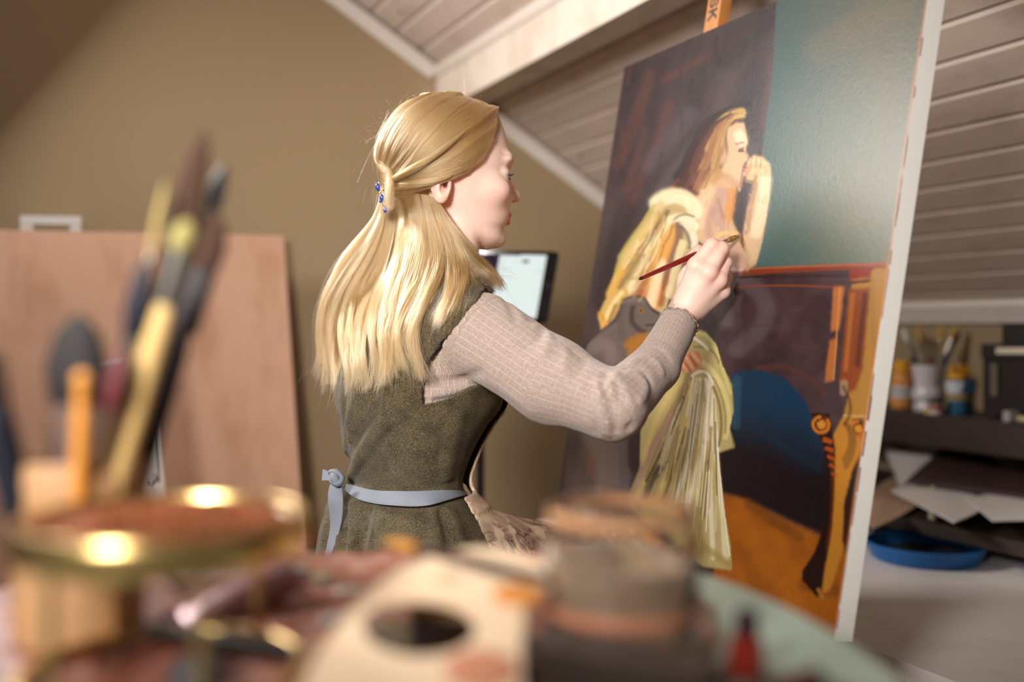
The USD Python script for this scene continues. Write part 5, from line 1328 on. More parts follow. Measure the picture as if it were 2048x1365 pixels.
# ---- the stool she sits on (mostly hidden)
M_stool = mat('stool_wood', L(112, 80, 52), 0.5, scale=20, amount=0.5, dark=L(84, 58, 36))
zs = .16 + .335
so = thing('stool', 'wooden stool under the painter', 'stool', (HIP[0], HIP[1], 0))
zs = HC - .470
obj('seat', lathe([(0, zs - .03), (.150, zs - .03), (.158, zs - .022), (.158, zs - .006), (.150, zs), (0, zs)], (HIP[0], HIP[1], 0)), M_stool, so)
for k in range(4):
    a = .6 + k * math.pi / 2; p = np.array([HIP[0], HIP[1], 0]); o = np.array([math.cos(a), math.sin(a), 0])
    obj('leg', tube([p + o * .115 + [0, 0, zs - .025], p + o * .175 + [0, 0, 0.0]], [.015, .012], 10), M_stool, so)
obj('ring', tube([np.array([HIP[0], HIP[1], .20]) + .150 * np.array([math.cos(t), math.sin(t), 0]) for t in np.linspace(0, 6.2832, 40)], .008, 8, cap=False), M_stool, so)
# ---- the brush in her hand
M_red = mat('red_lacquer', L(112, 18, 16), 0.16, coat=0.8); M_fer = mat('ferrule', L(190, 186, 176), 0.25, metallic=1.0); M_brist = mat('bristle', L(136, 96, 44), 0.7, scale=220, amount=0.5, dark=L(84, 56, 24)); M_dark = mat('dark_tip', L(34, 14, 16), 0.3)
b0, b1 = at(1279, 558.5, 1.418), at(1477, 472, 1.466)
dB = (b1 - b0) / np.linalg.norm(b1 - b0); LB = np.linalg.norm(b1 - b0)
hb_ = thing('paintbrush', 'slim red lacquered paintbrush held in her raised hand', 'paintbrush', b0)
s_ = np.array([0, .003, .02, .06, .095, .125]); r_ = np.array([.0014, .0024, .0031, .0041, .0046, .0036])
obj('handle', tube(b0 + dB * s_[:, None], r_, 14), M_red, hb_, smooth=True)
obj('ferrule', tube(b0 + dB * np.array([.124, .128, LB - .020])[:, None], [.0036, .0034, .0034], 14), M_fer, hb_, smooth=40)
obj('bristles', tube(b0 + dB * np.array([LB - .021, LB - .012, LB - .004, LB])[:, None], [.0034, .0044, .0028, .0006], 14), M_brist, hb_, smooth=True)
obj('handle_end', tube(b0 + dB * np.array([-.0008, .0004, .004])[:, None], [.0008, .0019, .0027], 12), M_dark, hb_, smooth=True, label='worn dark end of the handle')
# ================================================================ BEHIND: plywood, frames, tablet
M_ply = mat('plywood', L(192, 150, 124), 0.6, scale=7, amount=0.6, dark=L(176, 132, 104), bump=0.08, bump_scale=90, stretch=(1, 1, .35))
def panel(px, Y, thick, back):
    """flat panel whose front corners were measured in the photograph; px corner pixels, Y their depths"""
    P = [at(x, y, d) for (x, y), d in zip(px, Y)]
    n = np.cross(P[1] - P[0], P[-1] - P[0]); n /= np.linalg.norm(n)
    if n[1] < 0: n = -n
    V = np.array(P + [p + n * thick for p in P]); k = len(P); F = []
    for i in range(1, k - 1): F += [[0, i, i + 1], [k, k + i + 1, k + i]]
    for i in range(k): j = (i + 1) % k; F += [[i, k + i, k + j], [i, k + j, j]]
    m = trimesh.Trimesh(V, np.array(F), process=False); m.fix_normals(); return m
def vdep(x, y, v):
    """depth of a pixel's line of sight on the vertical plane at distance v toward the gable wall"""
    d = np.array([(x - CX) / FPX, 1, 0]); return v / (d @ NV)
def wall_line(x0, x1, z, v): return [np.array([(x - CX) / FPX, 1, 0]) * vdep(x, 0, v) * np.array([1, 1, 0]) + np.array([0, 0, z]) for x in (x0, x1)]
def leaning(px, v_top, v_bot, thick):
    return panel(px, [vdep(x, y, v_top + (v_bot - v_top) * np.clip((y - 465) / 560, 0, 3)) for x, y in px], thick, None)
# the big board stands on the floor and leans back against the wall
obj('plywood_panel', leaning([(-330, 452), (567, 472), (606, 1060), (640, 1440), (-420, 1500)], 2.72, 2.62, .008), M_ply, label='large bare plywood panel leaning against the gable wall', cat='panel', smooth=False)
M_white = mat('white_gloss_paint', L(212, 206, 202), 0.4); M_whitem = mat('white_mount', L(200, 196, 194), 0.7)
sf = thing('white_picture', 'small white frame standing behind the top edge of the plywood panel', 'frame', at(100, 600, vdep(100, 0, 2.79)))
def bar(px, v, thick, m, parent, name='frame_bar', label=None):
    P = [at(x, y, vdep(x, y, v)) for x, y in px]; n = NV
    V = np.array(P + [p + n * thick for p in P]); k = len(P); F = []
    for i in range(1, k - 1): F += [[0, i, i + 1], [k, k + i + 1, k + i]]
    for i in range(k): j = (i + 1) % k; F += [[i, k + i, k + j], [i, k + j, j]]
    me = trimesh.Trimesh(V, np.array(F), process=False); me.fix_normals(); return obj(name, me, m, parent, smooth=False, label=label)
bar([(40, 431), (162, 433), (162, 450), (40, 448)], 2.755, .02, M_white, sf)
bar([(40, 449), (66, 449), (66, 640), (40, 640)], 2.755, .02, M_white, sf); bar([(140, 451), (162, 451), (162, 640), (140, 640)], 2.755, .02, M_white, sf)
bar([(40, 641), (162, 641), (162, 660), (40, 660)], 2.755, .02, M_white, sf)
# white frame with a dark ornament, standing in front of the plywood
M_glass_d = mat('backing_board', L(196, 170, 148), 0.6)
wf = thing('picture_frame', 'white picture frame standing in front of the plywood panel', 'picture frame', at(220, 1100, 2.30))
fo = np.array([[116, 742], [298, 708], [334, 1010], [140, 1040]], float); fi = np.array([[122, 752], [282, 724], [312, 975], [146, 1000]], float)
fd = lambda x, y: vdep(x, y, 2.36 - .05 * (y - 720) / 300)
for i in range(4):
    j = (i + 1) % 4
    px = [fo[i], fo[j], fi[j], fi[i]]
    obj('frame_bar', panel(px, [fd(*p) for p in px], .018, None), M_white, wf, smooth=False)
px = [fi[0], fi[1], fi[2], fi[3]]
obj('mount', panel(px, [fd(*p) + .006 for p in px], .006, None), M_whitem, wf, smooth=False, label='pale mount inside the frame')
px = [(288, 730), (291, 730), (320, 965), (316, 965)]
obj('groove', panel(px, [fd(*p) - .0012 for p in px], .002, None), mat('frame_groove', L(120, 112, 106), .6), wf, smooth=False)
orn = [tube([at(300 + 7 * math.cos(a) + dx, 964 + 8 * math.sin(a) + dy, fd(300, 960) - .004) for a in np.linspace(a0, a0 + 3.4, 14)], .0016, 6) for a0, dx, dy in ((0, 0, 0), (2.4, 10, 2), (4.2, 5, -6))]
obj('ornament', concat(orn), mat('ornament_bronze', L(70, 52, 40), .5), wf, smooth=True, kind='stuff', label='dark scrolled ornament on the corner of the frame')
obj('frame_foot', panel([(140, 1042), (334, 1012), (337, 1030), (142, 1060)], [fd(140, 1042), fd(334, 1012), fd(334, 1030), fd(140, 1060)], .09, None), M_white, wf, smooth=False) if False else None
# low bench carrying the frame (hidden behind the things on the table)
zbn = fd(240, 1035); zt = at(240, 1036, zbn)[2]
bn = thing('bench', 'low wooden bench in front of the plywood panel', 'bench', (at(225, 1036, 2.0)[0], at(225, 1036, 2.0)[1], 0))
B0 = at(110, 1045, fd(110, 1045)); B1 = at(350, 1012, fd(350, 1012)); zt = min(B0[2], B1[2]) - .006
bx = (B1 - B0) * np.array([1, 1, 0]); by = np.array([-bx[1], bx[0], 0]); by /= np.linalg.norm(by)
o_ = np.array([B0[0], B0[1], zt]) - by * .10
obj('seat_board', box_between(o_ - [0, 0, .022], bx, by * .20, [0, 0, .022]), M_pine, bn, smooth=False)
for a in (.06, .86):
    for b in (.02, .15): obj('leg', box_between(o_ * [1, 1, 0] + bx * a + by * b, bx * .07, by * .03, [0, 0, zt - .022]), M_pine, bn, smooth=False)

# tablet on a floor stand behind her shoulder
M_tb = mat('tablet_black', L(22, 20, 24), 0.12, coat=0.5); M_al = mat('tablet_aluminium', L(62, 60, 62), 0.4, metallic=0.5)
M_scr = usdkit.material(stage, '/World/Looks/lit_screen', {'e': ('emission', {'color': L(226, 236, 232), 'strength': 1.0})}, [], surface='e.emission')
M_scrd = usdkit.material(stage, '/World/Looks/lit_screen_dark', {'n': ('noise_texture', {'scale': 30.0}), 'r': ('rgb_ramp', {'ramp': [(0.3, L(44, 34, 46)), (0.7, L(70, 58, 72))]}), 'e': ('emission', {'strength': 0.8})}, [('n.fac', 'r.fac'), ('r.color', 'e.color')], surface='e.emission')
def flat_emit(name, c, s): return usdkit.material(stage, '/World/Looks/' + name, {'e': ('emission', {'color': c, 'strength': s})}, [], surface='e.emission')
tTR, tBR, tTL = at(1119, 504, 2.28), at(1094, 648, 2.28), at(868, 497, 2.30)
tu = tTR - tTL; tw_ = np.linalg.norm(tu); tu /= tw_; tv = tBR - tTR; th_ = np.linalg.norm(tv); tv /= th_
tn = np.cross(tv, tu); tn /= np.linalg.norm(tn)
if tn[1] > 0: tn = -tn
tb = thing('tablet', 'black tablet showing a bright white page, behind her shoulder', 'tablet', tTL + tu * tw_ / 2 + tv * th_)
def tpoly(pts, d0, d1):
    """polygon in tablet units (0..1 across, 0..1 down) extruded from d0 to d1 along its normal"""
    p = SP([(a * tw_, b * th_) for a, b in pts]) if not hasattr(pts, 'exterior') else pts
    return xform(slab(p, d0, d1), [tu, tv, tn], tTL)
def rr(x0, y0, x1, y1, r): return SP([(x0 + r, y0 + r), (x1 - r, y0 + r), (x1 - r, y1 - r), (x0 + r, y1 - r)]).buffer(r)
obj('body', tpoly(rr(0, 0, tw_, th_, .010), -.0050, 0), M_al, tb, smooth=False)
obj('bezel', tpoly(rr(.0016, .0016, tw_ - .0016, th_ - .0016, .009), 0, .0006), M_tb, tb, smooth=False)
obj('screen', tpoly([(.10, .055), (.905, .055), (.905, .93), (.10, .93)], .0006, .0008), M_scrd, tb, smooth=False, label='dark side of the screen')
pgx = .535
obj('page', tpoly([(pgx, .055 + .015), (.70, .07), (.70, .055), (.905, .055), (.905, .93), (pgx, .93)], .0008, .0010), M_scr, tb, smooth=False, label='bright white page on the screen')
g1, g2 = flat_emit('screen_grey', L(120, 140, 138), .6), flat_emit('screen_light_grey', L(206, 214, 212), .85)
obj('button', tpoly(rr(.72 * tw_, .125 * th_, .775 * tw_, .165 * th_, .0028), .0010, .0012), flat_emit('screen_dark_button', L(70, 86, 86), .6), tb, smooth=False)
for a, b, c, d_, m_ in ((.565, .14, .575, .155, g1), (.565, .255, .58, .28, g1), (.60, .26, .64, .275, g2), (.66, .14, .70, .15, g2), (.85, .262, .885, .282, g2), (.55, .365, .66, .378, g2), (.885, .14, .893, .15, g2), (.87, .375, .88, .385, g2)):
    obj('icon', tpoly([(a, b), (c, b), (c, d_), (a, d_)], .0010, .0012), m_, tb, smooth=False)
hbt = SP(Point(.957 * tw_, .475 * th_).buffer(.0062).exterior.coords, [Point(.957 * tw_, .475 * th_).buffer(.0046).exterior.coords[::-1]])
obj('home_button', xform(slab(hbt, .0006, .0010), [tu, tv, tn], tTL), mat('button_ring', L(96, 92, 94), .4), tb, smooth=False)
tc0 = tTL + tu * tw_ * .42 + tv * th_ * .6 - tn * .0075
ts = thing('tablet_stand', 'thin black floor stand holding the tablet', 'stand', (tc0[0], tc0[1] + .05, 0))
M_blk = mat('black_metal', L(28, 26, 26), 0.4)
pb_ = np.array([tc0[0], tc0[1] + .05, 0])
obj('pole', tube([pb_ + [0, 0, .012], [pb_[0], pb_[1], tc0[2] - .02]], .010, 12), M_blk, ts)
obj('arm', tube([[pb_[0], pb_[1], tc0[2] - .03], [pb_[0], pb_[1] - .005, tc0[2]], tc0 - tn * .004], .008, 10), M_blk, ts)
obj('clamp', tpoly(rr(.34 * tw_, .45 * th_, .50 * tw_, .75 * th_, .004), -.0115, -.0051), M_blk, ts, smooth=False)
obj('base', lathe([(0, 0), (.13, 0), (.13, .008), (.12, .012), (0, .014)], pb_), M_blk, ts)

# ================================================================ KNEE-WALL CORNER: shelf with paints, low chest with papers and a blue tray
M_shelf = mat('shelf_dark_wood', L(46, 33, 26), 0.5, scale=12, amount=0.5, dark=L(34, 24, 19))
ZS = HC - .228
sd_ = .20
shp = thing('wall_shelf', 'dark brown wooden shelf along the knee wall', 'shelf', tuple(room(UK - .1, 1.6, ZS - .03)))
obj('shelf_board', box_between(room(UK - sd_, .3, ZS - .085), TU * sd_, NV * (VG - .3), UP * .085), M_shelf, shp, smooth=False)
for v_ in (.6, 1.7, 2.7):
    obj('bracket', slab([(0, 0), (.14, 0), (.14, -.02), (.02, -.13), (0, -.13)], 0, .03), M_shelf, shp, smooth=False) if False else obj('bracket', xform(slab([(0, 0), (-.15, 0), (-.15, -.015), (-.015, -.12), (0, -.12)], 0, .03), [TU, UP, NV], room(UK, v_, ZS - .085)), M_shelf, shp, smooth=False)
def on_shelf(x, u, z=None):
    """point on the shelf seen in pixel column x, at distance u toward the knee wall"""
    d = np.array([(x - CX) / FPX, 1, 0]); t = u / (d @ TU)
    return np.array([d[0] * t, d[1] * t, ZS if z is None else z])
# white vase with brushes
c = on_shelf(1857, UK - .115); sc = c[1] / FPX          # metres per pixel there
pr = [(0, 0), (27, 0), (29, 3), (29, 10), (26, 14), (26, 18), (30, 22), (32, 30), (31, 40), (27, 47), (26, 50), (29, 66), (33, 88), (34, 92), (31, 92), (27, 70), (24, 52), (24, 30), (0, 26)]
M_por = mat('white_glazed', L(200, 194, 196), 0.25, coat=0.4)
obj('vase', lathe([(r * sc, z * sc) for r, z in pr], c, 40, flute=lambda t, z: 1 + .012 * np.cos(t * 18) * (z > 50 * sc)), M_por, label='white ribbed vase full of brushes on the dark shelf', cat='vase', smooth=40)
M_bh = [mat('brush_handle_ochre', L(176, 110, 54), .4), mat('brush_handle_blue', L(52, 60, 80), .35), mat('brush_handle_brown', L(96, 62, 42), .4), mat('brush_handle_grey', L(150, 146, 146), .4)]
M_yb = mat('bristle_yellow', L(190, 150, 60), .7); M_bb = mat('bristle_brown', L(110, 74, 40), .7); M_wb = mat('bristle_white', L(214, 210, 206), .6)
def brush(name, p0, p1, r, mh, mb, label, group=None, cat='paintbrush', parts=(.60, .80), flat=None, fer=None):
    """brush standing handle down: p0 handle end, p1 bristle tip"""
    p0, p1 = np.asarray(p0, float), np.asarray(p1, float); d = p1 - p0
    t = thing(name, label, cat, p0, group=group)
    a, b = parts
    obj('handle', tube(p0 + d * np.array([0, .02, a * .5, a * .9, a])[:, None], np.array([.5, .75, 1.0, 1.05, .85]) * r, 10), mh, t, smooth=True)
    obj('ferrule', tube(p0 + d * np.array([a - .005, a + .02, b])[:, None], np.array([.9, .92, 1.0]) * r, 10, flat=flat), fer or M_fer, t, smooth=40)
    obj('bristles', tube(p0 + d * np.array([b - .005, b + (1 - b) * .4, b + (1 - b) * .8, 1])[:, None], np.array([1.0, 1.2, .8, .15]) * r, 10, flat=flat), mb, t, smooth=True)
    return t
for i, (xb, xt, yt, r, mh, mb, la) in enumerate(((1849, 1806, 656, 6, 1, 2, 'white-bristled'), (1853, 1836, 652, 4, 3, 0, 'yellow-tipped slim'), (1858, 1851, 668, 5, 0, 1, 'ochre-handled short'), (1860, 1866, 674, 5, 0, 1, 'brown-bristled ochre'),
                                                (1863, 1884, 650, 5, 3, 0, 'grey-handled yellow-tipped'), (1866, 1913, 650, 5, 1, 0, 'blue-handled yellow-tipped'), (1868, 1920, 662, 5, 3, 1, 'rightmost grey-handled'), (1852, 1822, 690, 5, 2, 1, 'short brown-handled'))):
    pt_ = at(xt, yt, c[1] + .004 * (i - 4)); p0 = c + np.array([(xb - 1857) * sc * .6, .002 * (i - 4), 30 * sc])
    brush('paintbrush', p0, pt_, r * sc * .8, M_bh[mh], (M_yb, M_bb, M_wb)[mb], f'{la} paintbrush standing in the white vase', group='brushes in the white vase')
def bottle(px, w, ytop, ybot, mb, cap_m, capf, label, bands, u=UK - .10, name='paint_bottle', cat='bottle'):
    c = on_shelf(px, u); sc = c[1] / FPX; R = w / 2 * sc; H = (ybot - ytop) * sc; hb = H * (1 - capf)
    t = thing(name, label, cat, c)
    obj('bottle_body', lathe([(0, 0), (R * .92, 0), (R, .004), (R, hb * .86), (R * .9, hb * .96), (R * .6, hb), (0, hb)], c, 32), mb, t, smooth=40)
    for z0, z1, m_, kw in bands:
        a = np.linspace(0, 1, 5)
        obj('label_band', lathe([(R * 1.006, hb * z0), (R * 1.012, hb * z0 + .0005), (R * 1.012, hb * z1 - .0005), (R * 1.006, hb * z1)], c, 32), m_, t, smooth=40, label=kw)
    return t, c, R, hb, H
M_or = mat('bottle_orange', L(206, 138, 70), .35); M_yc = mat('cap_yellow', L(212, 150, 26), .4); M_bl = mat('bottle_blue', L(44, 92, 124), .3); M_lw = mat('label_white', L(186, 190, 200), .5); M_ly = mat('label_yellow', L(206, 170, 40), .5); M_lb = mat('label_blue', L(46, 84, 120), .5)
t, c1, R1, hb1, H1_ = bottle(1806, 46, 712, 806, M_or, M_yc, .26, 'orange paint bottle with a yellow cap, beside the white vase', [(.30, .62, M_lw, 'pale printed label'), (.44, .52, M_ly, 'yellow label stripe')])
obj('cap', lathe([(0, hb1 + .0005), (R1 * .82, hb1 + .0005), (R1 * .82, H1_ - .004), (R1 * .74, H1_), (0, H1_)], c1, 32, flute=lambda t, z: 1 + .02 * np.cos(24 * t)), M_yc, t, smooth=40)
t, c2, R2, hb2, H2_ = bottle(1918, 48, 716, 818, M_bl, M_yc, .32, 'blue paint bottle with an open yellow flip cap, right of the vase', [(.40, .96, M_lw, 'pale label'), (.40, .62, M_ly, 'yellow label stripe')], u=UK - .13)
obj('label_patch', xform(slab([(-.3 * R2, 0), (R2 * .8, 0), (R2 * .8, hb2 * .3), (R2 * .0, hb2 * .3)], 0, .0015), [np.array([1, 0, 0]), UP, np.array([0, -1, 0])], c2 + np.array([0, -R2 * 1.012, hb2 * .64])), M_lb, t, smooth=False, label='blue printed wedge on the label')
obj('cap', lathe([(0, hb2 + .0005), (R2 * .78, hb2 + .0005), (R2 * .82, hb2 + .006), (R2 * .80, hb2 + .016), (0, hb2 + .017)], c2, 32), M_yc, t, smooth=40)
for dx, hh, ww in ((-.55, .030, .30), (.05, .036, .26), (.60, .030, .32)):
    obj('cap_prong', rbox((R2 * ww * 1.6, .012, hh - .010), .003, c2 + np.array([R2 * dx, -.004, hb2 + .017 + (hh - .014) / 2])), M_yc, t, smooth=40)
cp = on_shelf(1872, UK - .19); sp_ = cp[1] / FPX
pj = thing('paint_pot', 'tiny paint pot with a black lid in front of the white vase', 'pot', cp)
obj('pot', lathe([(0, 0), (12.5 * sp_, 0), (13.5 * sp_, 2 * sp_), (13.5 * sp_, 22 * sp_), (0, 22 * sp_)], cp, 24), mat('pot_white', L(206, 196, 190), .4), pj)
obj('pot_label', lathe([(13.7 * sp_, 9 * sp_), (13.9 * sp_, 9.3 * sp_), (13.9 * sp_, 19 * sp_), (13.7 * sp_, 19.3 * sp_)], cp, 24), mat('label_red', L(150, 62, 44), .5), pj)
obj('lid', lathe([(0, 22 * sp_), (15 * sp_, 22 * sp_), (15 * sp_, 29 * sp_), (14 * sp_, 30 * sp_), (0, 30 * sp_)], cp, 24), mat('lid_black', L(24, 22, 22), .4), pj)
cy = on_shelf(1855, UK - .193); 
obj('yellow_cap', lathe([(0, 0), (.008, 0), (.0085, .004), (.008, .010), (0, .011)], cy, 20), mat('cap_lemon', L(206, 176, 30), .4), label='small loose yellow cap beside the tiny paint pot', cat='cap')
# miniature black upright piano with ivory keys
M_pb = mat('piano_black', L(18, 17, 18), .35); M_iv = mat('ivory_keys', L(214, 202, 184), .4)
pu = UK - .16
def pq(x, y, u): 
    d = np.array([(x - CX) / FPX, 1, 0]); t = u / (d @ TU); return np.array([d[0] * t, d[1] * t, HC + (CY - y) / FPX * t])
pn = thing('miniature_piano', 'black miniature upright piano with a row of pale keys, at the end of the shelf', 'miniature', tuple(pq(2010, 826, pu)))
def pbox(x0, x1, y0, y1, u0, u1, m_, name, lab=None):
    A, B = pq(x0, y1, u0), pq(x1, y1, u0); top = pq(x0, y0, u0)
    A[2] = max(A[2], ZS) if y1 > 815 else A[2]; B[2] = A[2]
    v0 = A @ NV; v1 = B @ NV
    return obj(name, box_between(room(u0, v1, A[2]), TU * (u1 - u0), NV * (v0 - v1), UP * (top[2] - A[2])), m_, pn, smooth=False, label=lab)
pbox(1966, 2120, 716, 830, pu, UK - .02, M_pb, 'case'); pbox(1962, 2120, 688, 716, pu - .012, UK - .02, M_pb, 'key_bed')
pbox(2004, 2120, 650, 688, pu + .04, UK - .02, M_pb, 'upper_case'); pbox(2000, 2124, 646, 651, pu + .03, UK - .015, M_pb, 'lid')
for k in range(14):
    x0 = 1992 + k * 8; pbox(x0, x0 + 7.2, 696, 708, pu - .017, pu - .012, M_iv, 'key')
for x in (1986, 1990): pass
pbox(1981, 1994, 728, 792, pu - .006, pu - .0002, mat('worn_mark', L(96, 84, 66), .5), 'front_panel', 'worn strip on the front')
bxp = on_shelf(2022, UK - .195)
obj('small_box', xform(rbox((.034, .020, .026), .002), [TU, NV, UP], bxp + UP * .0132), mat('grey_card', L(150, 146, 142), .6), label='small grey box on the shelf in front of the piano', cat='box')
obj('wooden_stick', tube([on_shelf(2030, UK - .185, ZS + .008), on_shelf(2075, UK - .19, ZS + .008)], .0075, 10), mat('pale_stick', L(188, 168, 134), .6), label='pale wooden stick at the right end of the shelf', cat='stick')

# low grey-white chest with the blue tray; a ledge of papers behind it
M_chest = mat('chest_paint_lightened', L(226, 220, 216), .45, scale=6, amount=.3, dark=L(210, 204, 200))  # base colour raised to near-white, standing in for light missing on the top
ZC = HC - .50
CU0, CU1, CV0, CV1 = 1.18, UK - .02, -.35, 2.30
ch = thing('chest', 'low pale grey chest under the shelf', 'chest', tuple(room((CU0 + CU1) / 2, 1.2, 0)))
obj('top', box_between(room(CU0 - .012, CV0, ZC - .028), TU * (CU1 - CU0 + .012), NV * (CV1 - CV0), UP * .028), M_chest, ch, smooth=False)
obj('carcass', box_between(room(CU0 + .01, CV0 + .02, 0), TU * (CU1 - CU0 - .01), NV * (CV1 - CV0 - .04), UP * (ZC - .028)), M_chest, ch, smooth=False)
ZL = ZC
tp = at_z(1850, 1092, ZC + .028)
M_blue = mat('blue_plastic', L(12, 98, 168), .4)
Rt = .123
tr = thing('tray', 'round blue plastic tray with a ribbed rim on the grey chest', 'tray', (tp[0], tp[1], ZC))
tc = np.array([tp[0], tp[1], ZC])
obj('tray_body', lathe([(0, 0), (Rt * .84, 0), (Rt * .90, .004), (Rt * .99, .030), (Rt, .036), (Rt * .985, .037), (Rt * .96, .032), (Rt * .86, .010), (0, .008)], tc, 96, flute=lambda t, z: 1 + .006 * np.cos(t * 90) * ((z > .006) & (z < .030))), M_blue, tr, smooth=45)
obj('tray_mat', lathe([(0, .0085), (Rt * .84, .0085), (Rt * .83, .012), (0, .012)], tc, 48), mat('tray_dark', L(14, 18, 26), .7), tr, label='dark mat lying in the tray')
# stepped ledge for the papers
ZP = HC - .430
lg = thing('paper_ledge', 'dark low shelf stacked with papers below the paint shelf', 'shelf', tuple(room(UK - .2, 1.8, ZC)))
LU = UK - .54
obj('ledge_board', box_between(room(LU, .2, ZP - .03), TU * (UK - LU), NV * 2.55, UP * .03), M_shelf, lg, smooth=False)
for v_ in (.3, 2.6): obj('support', box_between(room(UK - .20, v_, ZC), TU * .19, NV * .03, UP * (ZP - .03 - ZC)), M_shelf, lg, smooth=False)
M_pap = mat('paper', L(206, 200, 196), .8, bump=.2, bump_scale=30); M_kraft = mat('kraft_paper', L(168, 138, 114), .8); M_fold = mat('folder_brown', L(62, 40, 34), .6, scale=20, amount=.4, dark=L(48, 30, 26)); M_cord = mat('cotton_tape', L(196, 184, 158), .8)
zc_ = [ZP]
def onpile(x, y, z):
    """on the pile at height z, or leaning against the knee wall where the line of sight reaches it first"""
    p = at_z(x, y, z)
    return p if p @ TU < UK - .03 else pq(x, y, UK - .03)
def sheet(px, m_, label, name, cat, thick=.0025, curl=.006, seed=0):
    z = zc_[0] + .0004; P = np.array([onpile(x, y, z) for x, y in px]); n = 10
    a = np.linspace(0, 1, n); U_, V_ = np.meshgrid(a, a)
    G = (P[0][None, None] * ((1 - U_) * (1 - V_))[..., None] + P[1] * (U_ * (1 - V_))[..., None] + P[2] * (U_ * V_)[..., None] + P[3] * ((1 - U_) * V_)[..., None])
    G[..., 2] += curl * (meshkit.fbm(np.stack([U_ * 2.2, V_ * 2.2, np.full_like(U_, seed * 3.1)], -1), 2, seed)) 
    top = G.reshape(-1, 3) + [0, 0, thick]; bot = G.reshape(-1, 3)
    F = []
    for i in range(n - 1):
        for j in range(n - 1):
            q0 = i * n + j; F += [[q0, q0 + 1, q0 + n + 1], [q0, q0 + n + 1, q0 + n]]
    F = np.array(F); o = n * n
    ring = list(range(n)) + [i * n + n - 1 for i in range(1, n)] + [n * n - 1 - i for i in range(1, n)] + [i * n for i in range(n - 2, 0, -1)]
    S = []
    for i in range(len(ring)): p, q_ = ring[i], ring[(i + 1) % len(ring)]; S += [[p, q_, o + q_], [p, o + q_, o + p]]
    me = trimesh.Trimesh(np.vstack([top, bot]), np.vstack([F, F[:, ::-1] + o, S]), process=False); me.fix_normals()
    zc_[0] = z + thick + curl * .3
    return obj(name, me, m_, label=label, cat=cat, smooth=50)
sheet([(1700, 1010), (1790, 960), (1855, 1010), (1745, 1068)], M_kraft, 'sheet of brown kraft paper at the left end of the paper pile', 'kraft_sheet', 'paper', curl=.012, seed=1)
sheet([(1765, 910), (1870, 890), (1905, 940), (1800, 990)], M_pap, 'crumpled white paper leaning at the back left of the pile', 'white_paper', 'paper', curl=.06, seed=2)
sheet([(1782, 985), (1850, 962), (1990, 1010), (1908, 1056)], M_pap, 'white sheet sticking out under the brown folder, pointed corner forward', 'white_paper', 'paper', curl=.010, seed=3)
sheet([(1930, 1000), (2060, 985), (2090, 1045), (1985, 1048)], M_pap, 'white sheet at the right under the brown folder', 'white_paper', 'paper', curl=.006, seed=4)
sheet([(1815, 968), (1888, 902), (2110, 955), (2080, 1005)], M_fold, 'dark brown portfolio folder lying on the white sheets', 'folder', 'folder', thick=.010, curl=.003, seed=5)
sheet([(1940, 950), (1990, 932), (2090, 950), (2060, 975)], M_pap, 'small grey-white sheet lying on the brown folder', 'white_paper', 'paper', curl=.012, seed=6)
zz = zc_[0]
obj('cotton_tape', tube([at_z(1862, 968, zz - .012) + [0, -.012, -.004], at_z(1860, 985, zz - .02) + [0, -.012, -.01], at_z(1858, 1022, zz - .03) + [0, -.015, -.015]], .0065, 8, flat=(1, .35)), M_cord, label='cream cotton tape tied round the front of the folder', cat='tape')
obj('cotton_bow', tube([at_z(2004 + 12 * math.cos(a), 1012 + 9 * math.sin(a), ZP + .018) for a in np.linspace(.3, 6.4, 24)], .003, 8), M_cord, label='loop of cream tape at the folder edge on the right', cat='tape')
# ================================================================ FOREGROUND TABLE
ZTB = HC - .200
TBC = np.array([-.140, .530, 0]); RTB = .347
M_teal = mat('table_teal', L(170, 186, 172), .35, scale=8, amount=.3, dark=L(150, 166, 152))
tbl = thing('round_table', 'low table with a rounded pale green top crowded with painting things', 'table', (TBC[0], TBC[1], 0))
def ont(x, y, dz=0.0): return at_z(x, y, ZTB + dz)
_tp = [ont(x, y)[:2] for x, y in ((1800, 1365), (1705, 1280), (1560, 1208), (1385, 1142), (1240, 1117), (1060, 1107), (860, 1105), (640, 1110), (420, 1122), (200, 1146), (20, 1190), (-120, 1270))]
_tp += [np.array(q) for q in ((-.43, .50), (-.40, .38), (-.28, .28), (-.08, .23), (.10, .27), (.19, .38), (.222, .48))]
_ts = np.array(_tp + _tp[:1]); 
from scipy.interpolate import splprep, splev
_tk = splprep(_ts.T, s=0.0002, per=True)[0]; TOPP = SP(np.array(splev(np.linspace(0, 1, 140), _tk)).T)
obj('table_top', concat([slab(TOPP.buffer(-.003), ZTB - .003, ZTB), slab(TOPP, ZTB - .019, ZTB - .003), slab(TOPP.buffer(-.003), ZTB - .022, ZTB - .019)]), M_teal, tbl, smooth=False)
obj('column', lathe([(0, .03), (.05, .03), (.035, .06), (.026, .30), (.030, ZTB - .06), (.07, ZTB - .0225), (0, ZTB - .0225)], TBC, 32), M_stool, tbl, smooth=40)
for k in range(3):
    a = .5 + k * 2.0944; d = np.array([math.cos(a), math.sin(a), 0])
    obj('foot', tube([TBC + [0, 0, .05], TBC + d * .13 + [0, 0, .045], TBC + d * .24 + [0, 0, .016]], [.022, .018, .013], 10), M_stool, tbl)
